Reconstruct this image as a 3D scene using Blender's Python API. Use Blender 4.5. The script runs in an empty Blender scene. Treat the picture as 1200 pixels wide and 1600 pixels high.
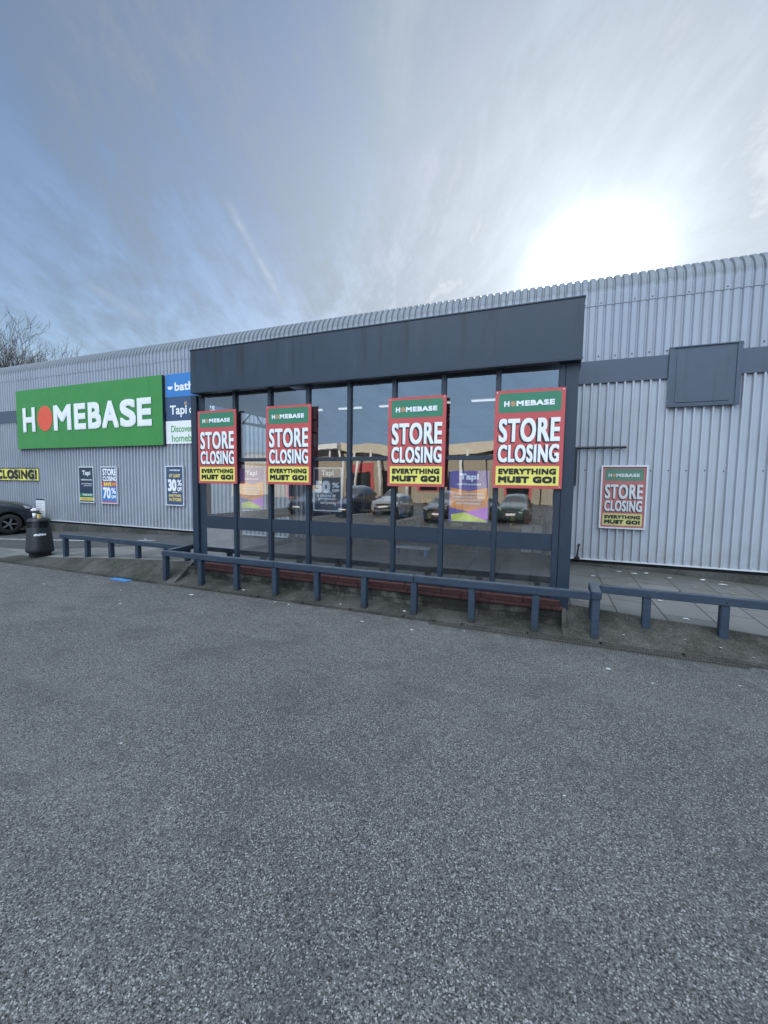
import bpy, bmesh, math, random
from mathutils import Vector, Matrix
R = math.radians
sc = bpy.context.scene
C = sc.collection
random.seed(7)

# ------------------------------------------------------------------ camera
cd = bpy.data.cameras.new('camera'); cam = bpy.data.objects.new('camera', cd); C.objects.link(cam)
right, up, fwd = (Vector((0.93062704, 0.36571794, 0.01355389)), Vector((-0.03853783, 0.06110137, 0.99738732)),
                  Vector((-0.36393427, 0.92871794, -0.07095657)))
m = Matrix.Identity(4)
for i in range(3):
    m[i][0], m[i][1], m[i][2] = right[i], up[i], -fwd[i]
m.translation = Vector((0, 0, 2.1))
cam.matrix_world = m
cd.sensor_fit = 'HORIZONTAL'; cd.sensor_width = 36.0; cd.lens = 640.4 / 1200 * 36
cd.clip_start = 0.05; cd.clip_end = 2000
sc.camera = cam

# ------------------------------------------------------------------ light, sky, exposure
SUN_EL, SUN_AZ = 23.32, 4.32                      # azimuth from +Y towards +X
sv = Vector((math.sin(R(SUN_AZ)) * math.cos(R(SUN_EL)), math.cos(R(SUN_AZ)) * math.cos(R(SUN_EL)), math.sin(R(SUN_EL))))
sl = bpy.data.lights.new('sun', 'SUN'); sl.energy = 4.6; sl.angle = R(0.53); sl.color = (1.0, 0.93, 0.82)
so = bpy.data.objects.new('sun', sl); C.objects.link(so)
so.rotation_euler = (-sv).to_track_quat('-Z', 'Y').to_euler()
sc.view_settings.view_transform = 'Standard'; sc.view_settings.look = 'None'
sc.view_settings.exposure = 1.0; sc.view_settings.gamma = 1
sc.cycles.use_denoising = True
sc.cycles.max_bounces = 8; sc.cycles.transparent_max_bounces = 16
sc.cycles.sample_clamp_indirect = 6

class NT:
    """small helper to write node trees"""
    def __init__(s, tree): s.t = tree; s.n = tree.nodes; s.l = tree.links
    def new(s, typ, **kw):
        n = s.n.new(typ)
        for k, v in kw.items(): setattr(n, k, v)
        return n
    def put(s, sock, v):
        if hasattr(v, 'is_output') or isinstance(v, bpy.types.NodeSocket): s.l.new(v, sock)
        elif v is not None:
            if isinstance(v, (tuple, list)) and len(v) == 3 and sock.type == 'RGBA': v = (*v, 1)
            sock.default_value = v
    def math(s, op, a, b=None, c=None, clamp=False):
        n = s.new('ShaderNodeMath', operation=op, use_clamp=clamp)
        s.put(n.inputs[0], a); s.put(n.inputs[1], b)
        if c is not None: s.put(n.inputs[2], c)
        return n.outputs[0]
    def vmath(s, op, a, b=None):
        n = s.new('ShaderNodeVectorMath', operation=op); s.put(n.inputs[0], a)
        if b is not None: s.put(n.inputs[1], b)
        return n.outputs['Value'] if op in ('DOT_PRODUCT', 'LENGTH') else n.outputs[0]
    def mix(s, f, a, b, bt='MIX'):
        n = s.new('ShaderNodeMix', data_type='RGBA', blend_type=bt)
        s.put(n.inputs[0], f); s.put(n.inputs[6], a); s.put(n.inputs[7], b)
        return n.outputs[2]
    def mapping(s, v, scale=(1, 1, 1), rot=(0, 0, 0), loc=(0, 0, 0)):
        n = s.new('ShaderNodeMapping'); s.put(n.inputs[0], v)
        n.inputs[1].default_value = loc; n.inputs[2].default_value = rot; n.inputs[3].default_value = scale
        return n.outputs[0]
    def noise(s, v, scale, detail=4, rough=.55, dist=0):
        n = s.new('ShaderNodeTexNoise'); s.put(n.inputs['Vector'], v)
        n.inputs['Scale'].default_value = scale; n.inputs['Detail'].default_value = detail
        n.inputs['Roughness'].default_value = rough; n.inputs['Distortion'].default_value = dist
        return n.outputs[0]
    def voro(s, v, scale, out='Distance', feature='F1', rnd=1.0):
        n = s.new('ShaderNodeTexVoronoi', feature=feature); s.put(n.inputs['Vector'], v)
        n.inputs['Scale'].default_value = scale
        n.inputs['Randomness'].default_value = rnd
        return n.outputs[out]
    def ramp(s, f, a, b, lo=0.0, hi=1.0, smooth=False):
        n = s.new('ShaderNodeMapRange', clamp=True)
        if smooth: n.interpolation_type = 'SMOOTHSTEP'
        s.put(n.inputs[0], f); s.put(n.inputs[1], a); s.put(n.inputs[2], b); s.put(n.inputs[3], lo); s.put(n.inputs[4], hi)
        return n.outputs[0]

# world: daylight sky seen through streaky high cloud
w = bpy.data.worlds.new('World'); sc.world = w; w.use_nodes = True
k = NT(w.node_tree); bg = k.n['Background']
sky = k.new('ShaderNodeTexSky', sky_type='NISHITA'); sky.sun_disc = False
sky.sun_elevation = R(SUN_EL); sky.sun_rotation = R(SUN_AZ); sky.air_density = 1.0; sky.dust_density = 1.2; sky.ozone_density = 1.6
d = k.new('ShaderNodeTexCoord').outputs['Generated']
sep = k.new('ShaderNodeSeparateXYZ'); k.put(sep.inputs[0], d)
zz = k.math('ADD', k.math('MAXIMUM', sep.outputs[2], 0.0), 0.22)
cmb = k.new('ShaderNodeCombineXYZ')
k.put(cmb.inputs[0], k.math('DIVIDE', sep.outputs[0], zz)); k.put(cmb.inputs[1], k.math('DIVIDE', sep.outputs[1], zz))
pl = cmb.outputs[0]                                # the sky as a flat cloud layer overhead
str1 = k.mapping(pl, rot=(0, 0, R(-124))); str2 = k.mapping(pl, rot=(0, 0, R(-108)))
n1 = k.noise(k.mapping(str1, (0.62, 1.7, 1), loc=(1.9, 4.3, 0)), 1.5, 9, .66, 1.3)
n2 = k.noise(k.mapping(str2, (0.42, 2.6, 1), loc=(3.1, 1.7, 0)), 2.2, 8, .68, .5)
n3 = k.noise(k.mapping(pl, (1, 1, 1), (0, 0, 0), (2.5, 8.2, 0)), 1.1, 5, .6, .6)
n4 = k.noise(k.mapping(str2, (1.1, 1.8, 1)), 7.0, 6, .68, .6)
cov = k.math('ADD', k.math('MULTIPLY', n1, .50), k.math('ADD', k.math('MULTIPLY', n2, .36), k.math('ADD', k.math('MULTIPLY', n3, .26), k.math('MULTIPLY', n4, .17))))
cov = k.ramp(cov, .52, .80, 0.0, 1.0, True)
ca = k.math('MAXIMUM', k.vmath('DOT_PRODUCT', d, tuple(sv)), 0.0)
g1 = k.math('POWER', ca, 5.0); g2 = k.math('POWER', ca, 45.0); g3 = k.math('POWER', ca, 420.0)
# thin cloud scatters sunlight forward, so it is brightest about the sun, and the side away from it carries an added fill
bank = k.ramp(k.vmath('DOT_PRODUCT', d, (.10, -.93, .32)), -.06, .62, 0, 1, True)      # added bright sky lobe out of view, fills the shaded front and ground
bank = k.math('MULTIPLY', bank, k.ramp(k.math('ABSOLUTE', sep.outputs[0]), .85, .35, .12, 1, True))
lowd = k.ramp(sep.outputs[2], .24, .46, 0, 1, True)
north = k.math('MULTIPLY', bank, lowd); low_fill = k.math('MULTIPLY', bank, k.math('SUBTRACT', 1.0, lowd))
def trail(p0, p1, wd):
    # a narrow drifting vapour trail between two sky directions
    a, b = Vector(p0).normalized(), Vector(p1).normalized(); nn = a.cross(b).normalized(); mid = (a + b).normalized(); half = math.acos(max(-1, min(1, a.dot(mid))))
    wv = k.math('MULTIPLY', k.math('SUBTRACT', k.noise(pl, 6.0, 4), .5), .012)
    off = k.math('ABSOLUTE', k.math('ADD', k.vmath('DOT_PRODUCT', d, tuple(nn)), wv))
    f = k.math('MULTIPLY', k.ramp(off, wd, 0.0, 0, 1, True), k.ramp(k.vmath('DOT_PRODUCT', d, tuple(mid)), math.cos(half * 1.1), math.cos(half * .5), 0, 1, True))
    return k.math('MULTIPLY', f, k.ramp(k.noise(pl, 3.0, 5, .65), .30, .62))
tr1 = trail((-.626, .693, .573), (-.542, .779, .376), .014); tr2 = trail((-.965, .615, .435), (-.86, .70, .36), .018)
trails = k.math('ADD', k.math('MULTIPLY', tr1, .20), k.math('MULTIPLY', tr2, .10))
streak = k.math('ADD', 1.0, k.math('MULTIPLY', k.ramp(cov, 0, 1, -.16, .32), k.math('SUBTRACT', 1.0, k.math('MULTIPLY', g1, .70))))
lum = k.math('ADD', .135, k.math('ADD', k.math('MULTIPLY', g1, .25), k.math('ADD', k.math('MULTIPLY', g2, .17), k.math('MULTIPLY', g3, 2.6))))
lum = k.math('ADD', lum, trails)
lum = k.math('ADD', k.math('ADD', k.math('MULTIPLY', lum, streak), k.math('MULTIPLY', north, 1.95)), k.math('MULTIPLY', low_fill, .55))
cov = k.math('ADD', k.math('ADD', k.math('MULTIPLY', cov, .80), k.math('MULTIPLY', trails, 3.0)), k.math('ADD', k.math('MULTIPLY', g1, .80), k.math('ADD', k.math('MULTIPLY', g2, .6), k.math('MULTIPLY', bank, .75))), None, True)
ccol = k.mix(k.math('MULTIPLY', g1, 1.0, None, True), (0.67, 0.84, 1.08), (.87, .97, 1.06))
ccol = k.mix(north, ccol, (.79, .90, 1.02))
ccol = k.mix(low_fill, ccol, (.50, .76, 1.10))
cl = k.new('ShaderNodeVectorMath', operation='SCALE'); k.put(cl.inputs[0], ccol); k.put(cl.inputs['Scale'], lum)
blue = k.new('ShaderNodeVectorMath', operation='SCALE'); k.put(blue.inputs[0], sky.outputs[0]); blue.inputs['Scale'].default_value = 0.085
k.put(bg.inputs[0], k.mix(cov, blue.outputs[0], cl.outputs[0])); bg.inputs[1].default_value = 1.0

# ------------------------------------------------------------------ mesh helpers
class MB:
    """collects faces; build() links them as ONE mesh object"""
    def __init__(s): s.v = []; s.f = []; s.mi = []; s.cur = 0
    def face(s, *pts):
        b = len(s.v); s.v += [tuple(p) for p in pts]; s.f.append(tuple(range(b, b + len(pts)))); s.mi.append(s.cur); return s
    def mesh(s, vs, fs):
        b = len(s.v); s.v += [tuple(p) for p in vs]
        for f in fs: s.f.append(tuple(b + i for i in f)); s.mi.append(s.cur)
        return s
    def box(s, x0, x1, y0, y1, z0, z1):
        vs = [(x, y, z) for x in (x0, x1) for y in (y0, y1) for z in (z0, z1)]
        return s.mesh(vs, [(0, 1, 3, 2), (4, 6, 7, 5), (0, 4, 5, 1), (2, 3, 7, 6), (0, 2, 6, 4), (1, 5, 7, 3)])
    def bar(s, a, b, wd, ht, upv=(0, 0, 1)):
        a, b = Vector(a), Vector(b); dd = (b - a).normalized(); u = Vector(upv)
        sd = dd.cross(u)
        if sd.length < 1e-4: sd = dd.cross(Vector((1, 0, 0)))
        sd.normalize(); u = sd.cross(dd).normalized()
        q = [(-1, -1), (1, -1), (1, 1), (-1, 1)]
        vs = [tuple(p + sd * (i * wd / 2) + u * (j * ht / 2)) for p in (a, b) for i, j in q]
        return s.mesh(vs, [(3, 2, 1, 0), (4, 5, 6, 7)] + [(i, (i + 1) % 4, 4 + (i + 1) % 4, 4 + i) for i in range(4)])
    def tube(s, pts, rad, n=8, cap=True):
        pts = [Vector(p) for p in pts]
        rad = rad if isinstance(rad, (list, tuple)) else [rad] * len(pts)
        vs = []; ref = None
        for i, p in enumerate(pts):
            t = (pts[min(i + 1, len(pts) - 1)] - pts[max(i - 1, 0)]).normalized()
            if ref is None: ref = t.orthogonal().normalized()
            a = (ref - t * ref.dot(t)).normalized(); b = t.cross(a); ref = a
            vs += [tuple(p + (a * math.cos(2 * math.pi * j / n) + b * math.sin(2 * math.pi * j / n)) * rad[i]) for j in range(n)]
        fs = [(i * n + j, i * n + (j + 1) % n, (i + 1) * n + (j + 1) % n, (i + 1) * n + j) for i in range(len(pts) - 1) for j in range(n)]
        if cap: fs += [tuple(reversed(range(n))), tuple((len(pts) - 1) * n + j for j in range(n))]
        return s.mesh(vs, fs)
    def lathe(s, prof, cx, cy, n=32, pw=2.0):
        """turned profile [(r, z)]; pw > 2 squares the plan off"""
        vs = []
        for r, z in prof:
            for j in range(n):
                a = 2 * math.pi * j / n; c, q = math.cos(a), math.sin(a)
                t = (abs(c) ** pw + abs(q) ** pw) ** (-1 / pw)
                vs.append((cx + r * t * c, cy + r * t * q, z))
        return s.mesh(vs, [(i * n + j, i * n + (j + 1) % n, (i + 1) * n + (j + 1) % n, (i + 1) * n + j) for i in range(len(prof) - 1) for j in range(n)])
    def build(s, name, mats, parent=None, bevel=0, smooth=False, fix=True):
        me = bpy.data.meshes.new(name)
        off = Vector(parent['_w']) if parent is not None and '_w' in parent else Vector((0, 0, 0))
        me.from_pydata([tuple(Vector(p) - off) for p in s.v], [], s.f)
        mats = mats if isinstance(mats, (list, tuple)) else [mats]
        for mt in mats: me.materials.append(mt)
        me.polygons.foreach_set('material_index', s.mi)
        if bevel or fix:
            bm = bmesh.new(); bm.from_mesh(me)
            bmesh.ops.remove_doubles(bm, verts=bm.verts, dist=1e-5)
            if fix: bmesh.ops.recalc_face_normals(bm, faces=bm.faces)
            if bevel: bmesh.ops.bevel(bm, geom=[e for e in bm.edges if len(e.link_faces) == 2 and e.calc_face_angle(0) > .5], offset=bevel, segments=2, affect='EDGES')
            bm.to_mesh(me); bm.free()
        if smooth: me.polygons.foreach_set('use_smooth', [True] * len(me.polygons))
        me.update()
        o = bpy.data.objects.new(name, me); C.objects.link(o)
        if parent is not None: o.parent = parent
        if '_w' not in o: o['_w'] = tuple(off)
        return o

class LB(MB):
    """lines of lettering: each line of writing becomes a part of its own"""
    def __init__(s): super().__init__(); s.lines = []
    def build(s, name, mats, parent=None, **kw):
        for b in s.lines: b.build(name, mats, parent, **kw)
        if s.f: MB.build(s, 'printed_mark', mats, parent, **kw)
def tag(o, label, cat, group=None, kind=None):
    o['label'] = label; o['category'] = cat
    if group: o['group'] = group
    if kind: o['kind'] = kind
    return o
def thing(name, loc, label, cat, group=None):
    o = bpy.data.objects.new(name, None); C.objects.link(o); o.location = loc; o['_w'] = tuple(loc); o.empty_display_size = .2
    return tag(o, label, cat, group)
def struct(o): o['kind'] = 'structure'; return o
def copy_tree(o, parent=None):
    c = o.copy(); C.objects.link(c)
    if parent is not None: c.parent = parent
    for ch in list(o.children): copy_tree(ch, c)
    return c

def text_mesh(body, spacing=1.0):
    """(verts, faces) of a line of text in the x-z plane, unit box scaled later"""
    cu = bpy.data.curves.new('lettering', 'FONT'); cu.body = body; cu.resolution_u = 4; cu.space_character = spacing
    o = bpy.data.objects.new('lettering', cu); C.objects.link(o)
    dg = bpy.context.evaluated_depsgraph_get(); dg.update()
    me = bpy.data.meshes.new_from_object(o.evaluated_get(dg))
    vs = [(v.co.x, v.co.y) for v in me.vertices]; fs = [tuple(p.vertices) for p in me.polygons]
    bpy.data.objects.remove(o); bpy.data.curves.remove(cu); bpy.data.meshes.remove(me)
    return vs, fs
_tc = {}
def put_text(mb, body, x0, x1, z0, z1, y, bold=0.0, spacing=1.0, dirn=-1, step=.00025):
    """writes BODY into the box x0..x1, z0..z1 on plane y (facing -y), strokes thickened by BOLD metres"""
    if isinstance(mb, LB): sub = MB(); mb.lines.append(sub); put_text(sub, body, x0, x1, z0, z1, y, bold, spacing, dirn, step); return mb
    key = (body, spacing)
    if key not in _tc: _tc[key] = text_mesh(body, spacing)
    vs, fs = _tc[key]
    ax, bx = min(v[0] for v in vs), max(v[0] for v in vs); az, bz = min(v[1] for v in vs), max(v[1] for v in vs)
    sx = (x1 - x0 - 2 * bold) / (bx - ax); sz = (z1 - z0 - 2 * bold) / (bz - az)
    offs = [(0, 0)] + ([(i / 2, j / 2) for i in range(-2, 3) for j in range(-2, 3) if (abs(i) == 2 or abs(j) == 2)] + [(i / 2, j / 2) for i in (-1, 1) for j in (-1, 1)] if bold else [])
    for i, (ox, oz) in enumerate(offs):
        mb.mesh([(x0 + bold + (v[0] - ax) * sx + ox * bold, y + dirn * step * i, z0 + bold + (v[1] - az) * sz + oz * bold) for v in vs], fs)
    return mb
def plate(mb, x0, x1, z0, z1, y, t=.004, r=0.0):
    """thin raised panel facing -y, optionally with rounded corners"""
    if not r: return mb.box(x0, x1, y - t, y, z0, z1)
    pts = []
    for cx, cz, a0 in ((x1 - r, z1 - r, 0), (x0 + r, z1 - r, 90), (x0 + r, z0 + r, 180), (x1 - r, z0 + r, 270)):
        pts += [(cx + r * math.cos(R(a0 + a)), cz + r * math.sin(R(a0 + a))) for a in (0, 30, 60, 90)]
    n = len(pts)
    return mb.mesh([(x, y - t, z) for x, z in pts] + [(x, y, z) for x, z in pts], [tuple(range(n)), tuple(reversed(range(n, 2 * n)))] + [(i, n + i, n + (i + 1) % n, (i + 1) % n) for i in range(n)])

# ------------------------------------------------------------------ materials
def mat(name): 
    mt = bpy.data.materials.new(name); mt.use_nodes = True
    kk = NT(mt.node_tree); return mt, kk, kk.n['Principled BSDF']
def plain(name, col, rough=.5, metal=0.0, var=.12, scale=6, bump=0.0, spec=.5, dirt=0.0):
    """painted or solid surface with mottling, fine grain and optional grime"""
    mt, kk, b = mat(name)
    co = kk.new('ShaderNodeTexCoord').outputs['Object']
    n = kk.noise(co, scale, 6, .6, .3)
    c = kk.mix(kk.ramp(n, .3, .7), tuple(x * (1 - var) for x in col), tuple(min(1, x * (1 + var)) for x in col))
    if dirt:
        st = kk.noise(kk.mapping(co, (9, 9, .8)), 1.0, 5, .6)
        c = kk.mix(kk.math('MULTIPLY', kk.ramp(st, .52, .75), dirt), c, (.03, .032, .028))
    kk.put(b.inputs['Base Color'], c); kk.put(b.inputs['Roughness'], kk.ramp(kk.noise(co, scale * 4, 3), .3, .7, max(.02, rough - .08), min(1, rough + .1)))
    b.inputs['Metallic'].default_value = metal; b.inputs['Specular IOR Level'].default_value = spec
    if bump:
        bp = kk.new('ShaderNodeBump'); bp.inputs['Strength'].default_value = bump; bp.inputs['Distance'].default_value = .004
        kk.put(bp.inputs['Height'], kk.noise(co, scale * 14, 5)); kk.l.new(bp.outputs[0], b.inputs['Normal'])
    return mt

def asphalt_mat():
    mt, kk, b = mat('worn asphalt')
    co = kk.new('ShaderNodeTexCoord').outputs['Object']
    v1 = kk.new('ShaderNodeTexVoronoi'); kk.put(v1.inputs['Vector'], co); v1.inputs['Scale'].default_value = 165
    v2 = kk.new('ShaderNodeTexVoronoi'); kk.put(v2.inputs['Vector'], co); v2.inputs['Scale'].default_value = 125
    s1 = kk.new('ShaderNodeSeparateColor'); kk.put(s1.inputs[0], v1.outputs['Color'])
    s2 = kk.new('ShaderNodeSeparateColor'); kk.put(s2.inputs[0], v2.outputs['Color'])
    big = kk.noise(co, .55, 5, .6, .6); mid = kk.noise(co, 3.5, 5, .62); 
    base = kk.mix(kk.ramp(big, .3, .7), (.084, .083, .081), (.128, .126, .122))
    base = kk.mix(kk.math('MULTIPLY', kk.ramp(mid, .5, .74), .5), base, (.086, .088, .092))
    stone = kk.mix(s1.outputs[0], (.28, .28, .28), (2.0, 2.0, 1.98))
    c = kk.mix(.88, base, kk.mix(1.0, base, stone, 'MULTIPLY'))
    c = kk.mix(kk.math('MULTIPLY', kk.ramp(s2.outputs[1], .86, .92), .55), c, (.30, .30, .295))     # pale chips
    c = kk.mix(kk.math('MULTIPLY', kk.ramp(s2.outputs[2], .86, .9), .75), c, (.022, .022, .024))    # open pores
    v3 = kk.new('ShaderNodeTexVoronoi'); kk.put(v3.inputs['Vector'], co); v3.inputs['Scale'].default_value = 42
    s3 = kk.new('ShaderNodeSeparateColor'); kk.put(s3.inputs[0], v3.outputs['Color'])
    pore = kk.math('MULTIPLY', kk.math('LESS_THAN', v3.outputs['Distance'], kk.math('MULTIPLY', s3.outputs[1], .34)), kk.math('GREATER_THAN', s3.outputs[0], .58))
    c = kk.mix(kk.math('MULTIPLY', pore, .8), c, (.022, .022, .023))                                # missing stones
    v4 = kk.new('ShaderNodeTexVoronoi'); kk.put(v4.inputs['Vector'], co); v4.inputs['Scale'].default_value = 150
    s4 = kk.new('ShaderNodeSeparateColor'); kk.put(s4.inputs[0], v4.outputs['Color'])
    c = kk.mix(kk.math('MULTIPLY', kk.math('GREATER_THAN', s4.outputs[2], .94), .75), c, (.42, .42, .41))   # bright worn stone faces
    pit = kk.ramp(kk.noise(co, 26, 3), .66, .74)
    c = kk.mix(kk.math('MULTIPLY', pit, .6), c, (.03, .03, .032))
    blot = kk.ramp(kk.noise(kk.mapping(co, (1, 1.4, 1), (0, 0, .5)), 1.5, 6, .68, .5), .50, .66)
    c = kk.mix(kk.math('MULTIPLY', blot, .42), c, (.066, .066, .066))
    # worn pale tyre tracks and old stains
    tr = kk.ramp(kk.noise(kk.mapping(co, (.25, 1.5, 1), (0, 0, R(8))), 1.0, 4), .56, .72)
    c = kk.mix(kk.math('MULTIPLY', tr, .30), c, (.19, .187, .182))
    sp = kk.ramp(kk.noise(co, 5.2, 2, .4), .73, .77); c = kk.mix(kk.math('MULTIPLY', sp, .35), c, (.05, .05, .05))
    # moss and silt along the low edge by the kerb
    sx = kk.new('ShaderNodeSeparateXYZ'); kk.put(sx.inputs[0], co)
    ed = kk.math('MULTIPLY', kk.ramp(sx.outputs[1], 5.2, 5.95), kk.ramp(kk.noise(co, 7, 4), .35, .6))
    c = kk.mix(kk.math('MULTIPLY', ed, .55), c, (.05, .052, .05))
    kk.put(b.inputs['Base Color'], c); b.inputs['Roughness'].default_value = .82; b.inputs['Specular IOR Level'].default_value = .35
    h = kk.math('ADD', kk.math('MULTIPLY', kk.math('SUBTRACT', 1.0, v1.outputs['Distance']), .7), kk.math('ADD', kk.math('MULTIPLY', s1.outputs[1], .6), kk.math('MULTIPLY', kk.noise(co, 30, 3), .8)))
    bp = kk.new('ShaderNodeBump'); bp.inputs['Strength'].default_value = .9; bp.inputs['Distance'].default_value = .006
    kk.put(bp.inputs['Height'], h); kk.l.new(bp.outputs[0], b.inputs['Normal'])
    return mt

def concrete_mat(name, a, bcol, moss, mossamt, chips=.5):
    mt, kk, b = mat(name)
    co = kk.new('ShaderNodeTexCoord').outputs['Object']
    n = kk.noise(co, 2.3, 7, .65, .5); f = kk.noise(co, 22, 5, .7)
    c = kk.mix(kk.ramp(n, .32, .68), a, bcol)
    c = kk.mix(kk.math('MULTIPLY', kk.ramp(kk.noise(co, 1.1, 6, .66, .4), .44, .62), mossamt), c, moss)
    c = kk.mix(kk.ramp(f, .36, .62, 0, .7), c, kk.mix(1.0, c, (.5, .5, .5), 'MULTIPLY'))
    v = kk.new('ShaderNodeTexVoronoi'); kk.put(v.inputs['Vector'], co); v.inputs['Scale'].default_value = 90
    s1 = kk.new('ShaderNodeSeparateColor'); kk.put(s1.inputs[0], v.outputs['Color'])
    c = kk.mix(kk.math('MULTIPLY', kk.ramp(s1.outputs[0], .88, .93), chips), c, (.30, .29, .27))
    c = kk.mix(kk.math('MULTIPLY', kk.ramp(s1.outputs[1], .9, .93), chips), c, (.02, .02, .018))
    kk.put(b.inputs['Base Color'], c); b.inputs['Roughness'].default_value = .88; b.inputs['Specular IOR Level'].default_value = .3
    bp = kk.new('ShaderNodeBump'); bp.inputs['Strength'].default_value = .6; bp.inputs['Distance'].default_value = .01
    kk.put(bp.inputs['Height'], kk.math('ADD', kk.math('MULTIPLY', f, .6), kk.math('ADD', n, kk.math('MULTIPLY', kk.noise(co, 60, 3), .3)))); kk.l.new(bp.outputs[0], b.inputs['Normal'])
    return mt

def paving_mat():
    mt, kk, b = mat('concrete paving slabs')
    co = kk.new('ShaderNodeTexCoord').outputs['Object']
    br = kk.new('ShaderNodeTexBrick'); kk.put(br.inputs['Vector'], kk.mapping(co, (1, 1, 1), (0, 0, R(90)), (.35, .2, 0)))
    br.inputs['Scale'].default_value = 1.0; br.offset = .5
    br.inputs['Brick Width'].default_value = .92; br.inputs['Row Height'].default_value = .61
    br.inputs['Mortar Size'].default_value = .011; br.inputs['Mortar Smooth'].default_value = .3
    br.inputs['Color1'].default_value = (.145, .145, .14, 1); br.inputs['Color2'].default_value = (.215, .21, .20, 1); br.inputs['Mortar'].default_value = (.035, .036, .03, 1)
    n = kk.noise(co, 1.3, 6, .65, .4); f = kk.noise(co, 30, 5, .7)
    c = kk.mix(kk.ramp(n, .3, .7, .0, .45), br.outputs[0], (.10, .105, .10))
    c = kk.mix(kk.ramp(f, .35, .75, 0, .45), c, kk.mix(1.0, c, (.55, .55, .55), 'MULTIPLY'))
    # a few slabs have cracked across
    vo = kk.new('ShaderNodeTexVoronoi', feature='DISTANCE_TO_EDGE'); kk.put(vo.inputs['Vector'], kk.mapping(co, (1, 1, 1), (0, 0, .4))); vo.inputs['Scale'].default_value = .75
    crk = kk.math('MULTIPLY', kk.math('LESS_THAN', vo.outputs[0], .006), kk.ramp(kk.noise(co, .8, 2), .48, .56))
    c = kk.mix(kk.math('MULTIPLY', crk, .8), c, (.03, .03, .028))
    # silt, moss and damp where the slabs meet the wall
    sx = kk.new('ShaderNodeSeparateXYZ'); kk.put(sx.inputs[0], co)
    damp = kk.math('MULTIPLY', kk.ramp(kk.math('ADD', sx.outputs[1], kk.math('MULTIPLY', kk.math('SUBTRACT', n, .5), 2.2)), 8.4, 9.5), .75)
    c = kk.mix(damp, c, (.06, .063, .052))
    gum = kk.voro(co, 2.6); c = kk.mix(kk.math('MULTIPLY', kk.math('LESS_THAN', gum, .035), .6), c, (.04, .04, .04))
    kk.put(b.inputs['Base Color'], c); b.inputs['Roughness'].default_value = .8; b.inputs['Specular IOR Level'].default_value = .35
    bp = kk.new('ShaderNodeBump'); bp.inputs['Strength'].default_value = .5; bp.inputs['Distance'].default_value = .01
    kk.put(bp.inputs['Height'], kk.math('ADD', kk.math('MULTIPLY', br.outputs[1], -1.2), kk.math('MULTIPLY', f, .35))); kk.l.new(bp.outputs[0], b.inputs['Normal'])
    return mt

def cladding_mat(name, col, rough=.42):
    mt, kk, b = mat(name)
    co = kk.new('ShaderNodeNewGeometry').outputs['Position']
    sx = kk.new('ShaderNodeSeparateXYZ'); kk.put(sx.inputs[0], co)
    n = kk.noise(co, .7, 5, .6, .3); st = kk.noise(kk.mapping(co, (7, 7, .35)), 1.0, 6, .62); st2 = kk.noise(kk.mapping(co, (40, 40, 1.2)), 1.0, 3, .6)
    c = kk.mix(kk.ramp(n, .3, .7), tuple(x * .9 for x in col), tuple(x * 1.06 for x in col))
    c = kk.mix(kk.math('MULTIPLY', kk.ramp(st, .5, .78), .32), c, (.30, .29, .26))
    c = kk.mix(kk.math('MULTIPLY', kk.ramp(st2, .62, .8), .25), c, (.22, .21, .19))
    # splash dirt at the foot
    foot = kk.math('MULTIPLY', kk.ramp(sx.outputs[2], 1.25, .5), kk.ramp(kk.noise(co, 3.0, 6, .7), .35, .72)); c = kk.mix(kk.math('MULTIPLY', foot, .6), c, (.20, .20, .17))
    # shade of the curved eave top, painted in as a darker colour
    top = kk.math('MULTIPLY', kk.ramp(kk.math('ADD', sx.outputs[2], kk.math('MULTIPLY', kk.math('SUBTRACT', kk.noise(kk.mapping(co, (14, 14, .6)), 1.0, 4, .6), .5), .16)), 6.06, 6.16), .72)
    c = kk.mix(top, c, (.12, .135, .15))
    # sheet laps every few ribs weather a little differently
    lap = kk.math('FRACT', kk.math('MULTIPLY', kk.math('FLOOR', kk.math('DIVIDE', sx.outputs[0], 1.057)), .618))
    c = kk.mix(kk.math('MULTIPLY', lap, .22), c, kk.mix(1.0, c, (.74, .77, .82), 'MULTIPLY'))
    kk.put(b.inputs['Base Color'], c); kk.put(b.inputs['Roughness'], kk.ramp(st, .3, .7, rough - .06, rough + .15)); b.inputs['Specular IOR Level'].default_value = .5
    bp = kk.new('ShaderNodeBump'); bp.inputs['Strength'].default_value = .12; bp.inputs['Distance'].default_value = .02
    kk.put(bp.inputs['Height'], kk.noise(kk.mapping(co, (2, 2, .7)), 1.5, 3)); kk.l.new(bp.outputs[0], b.inputs['Normal'])
    return mt

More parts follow.
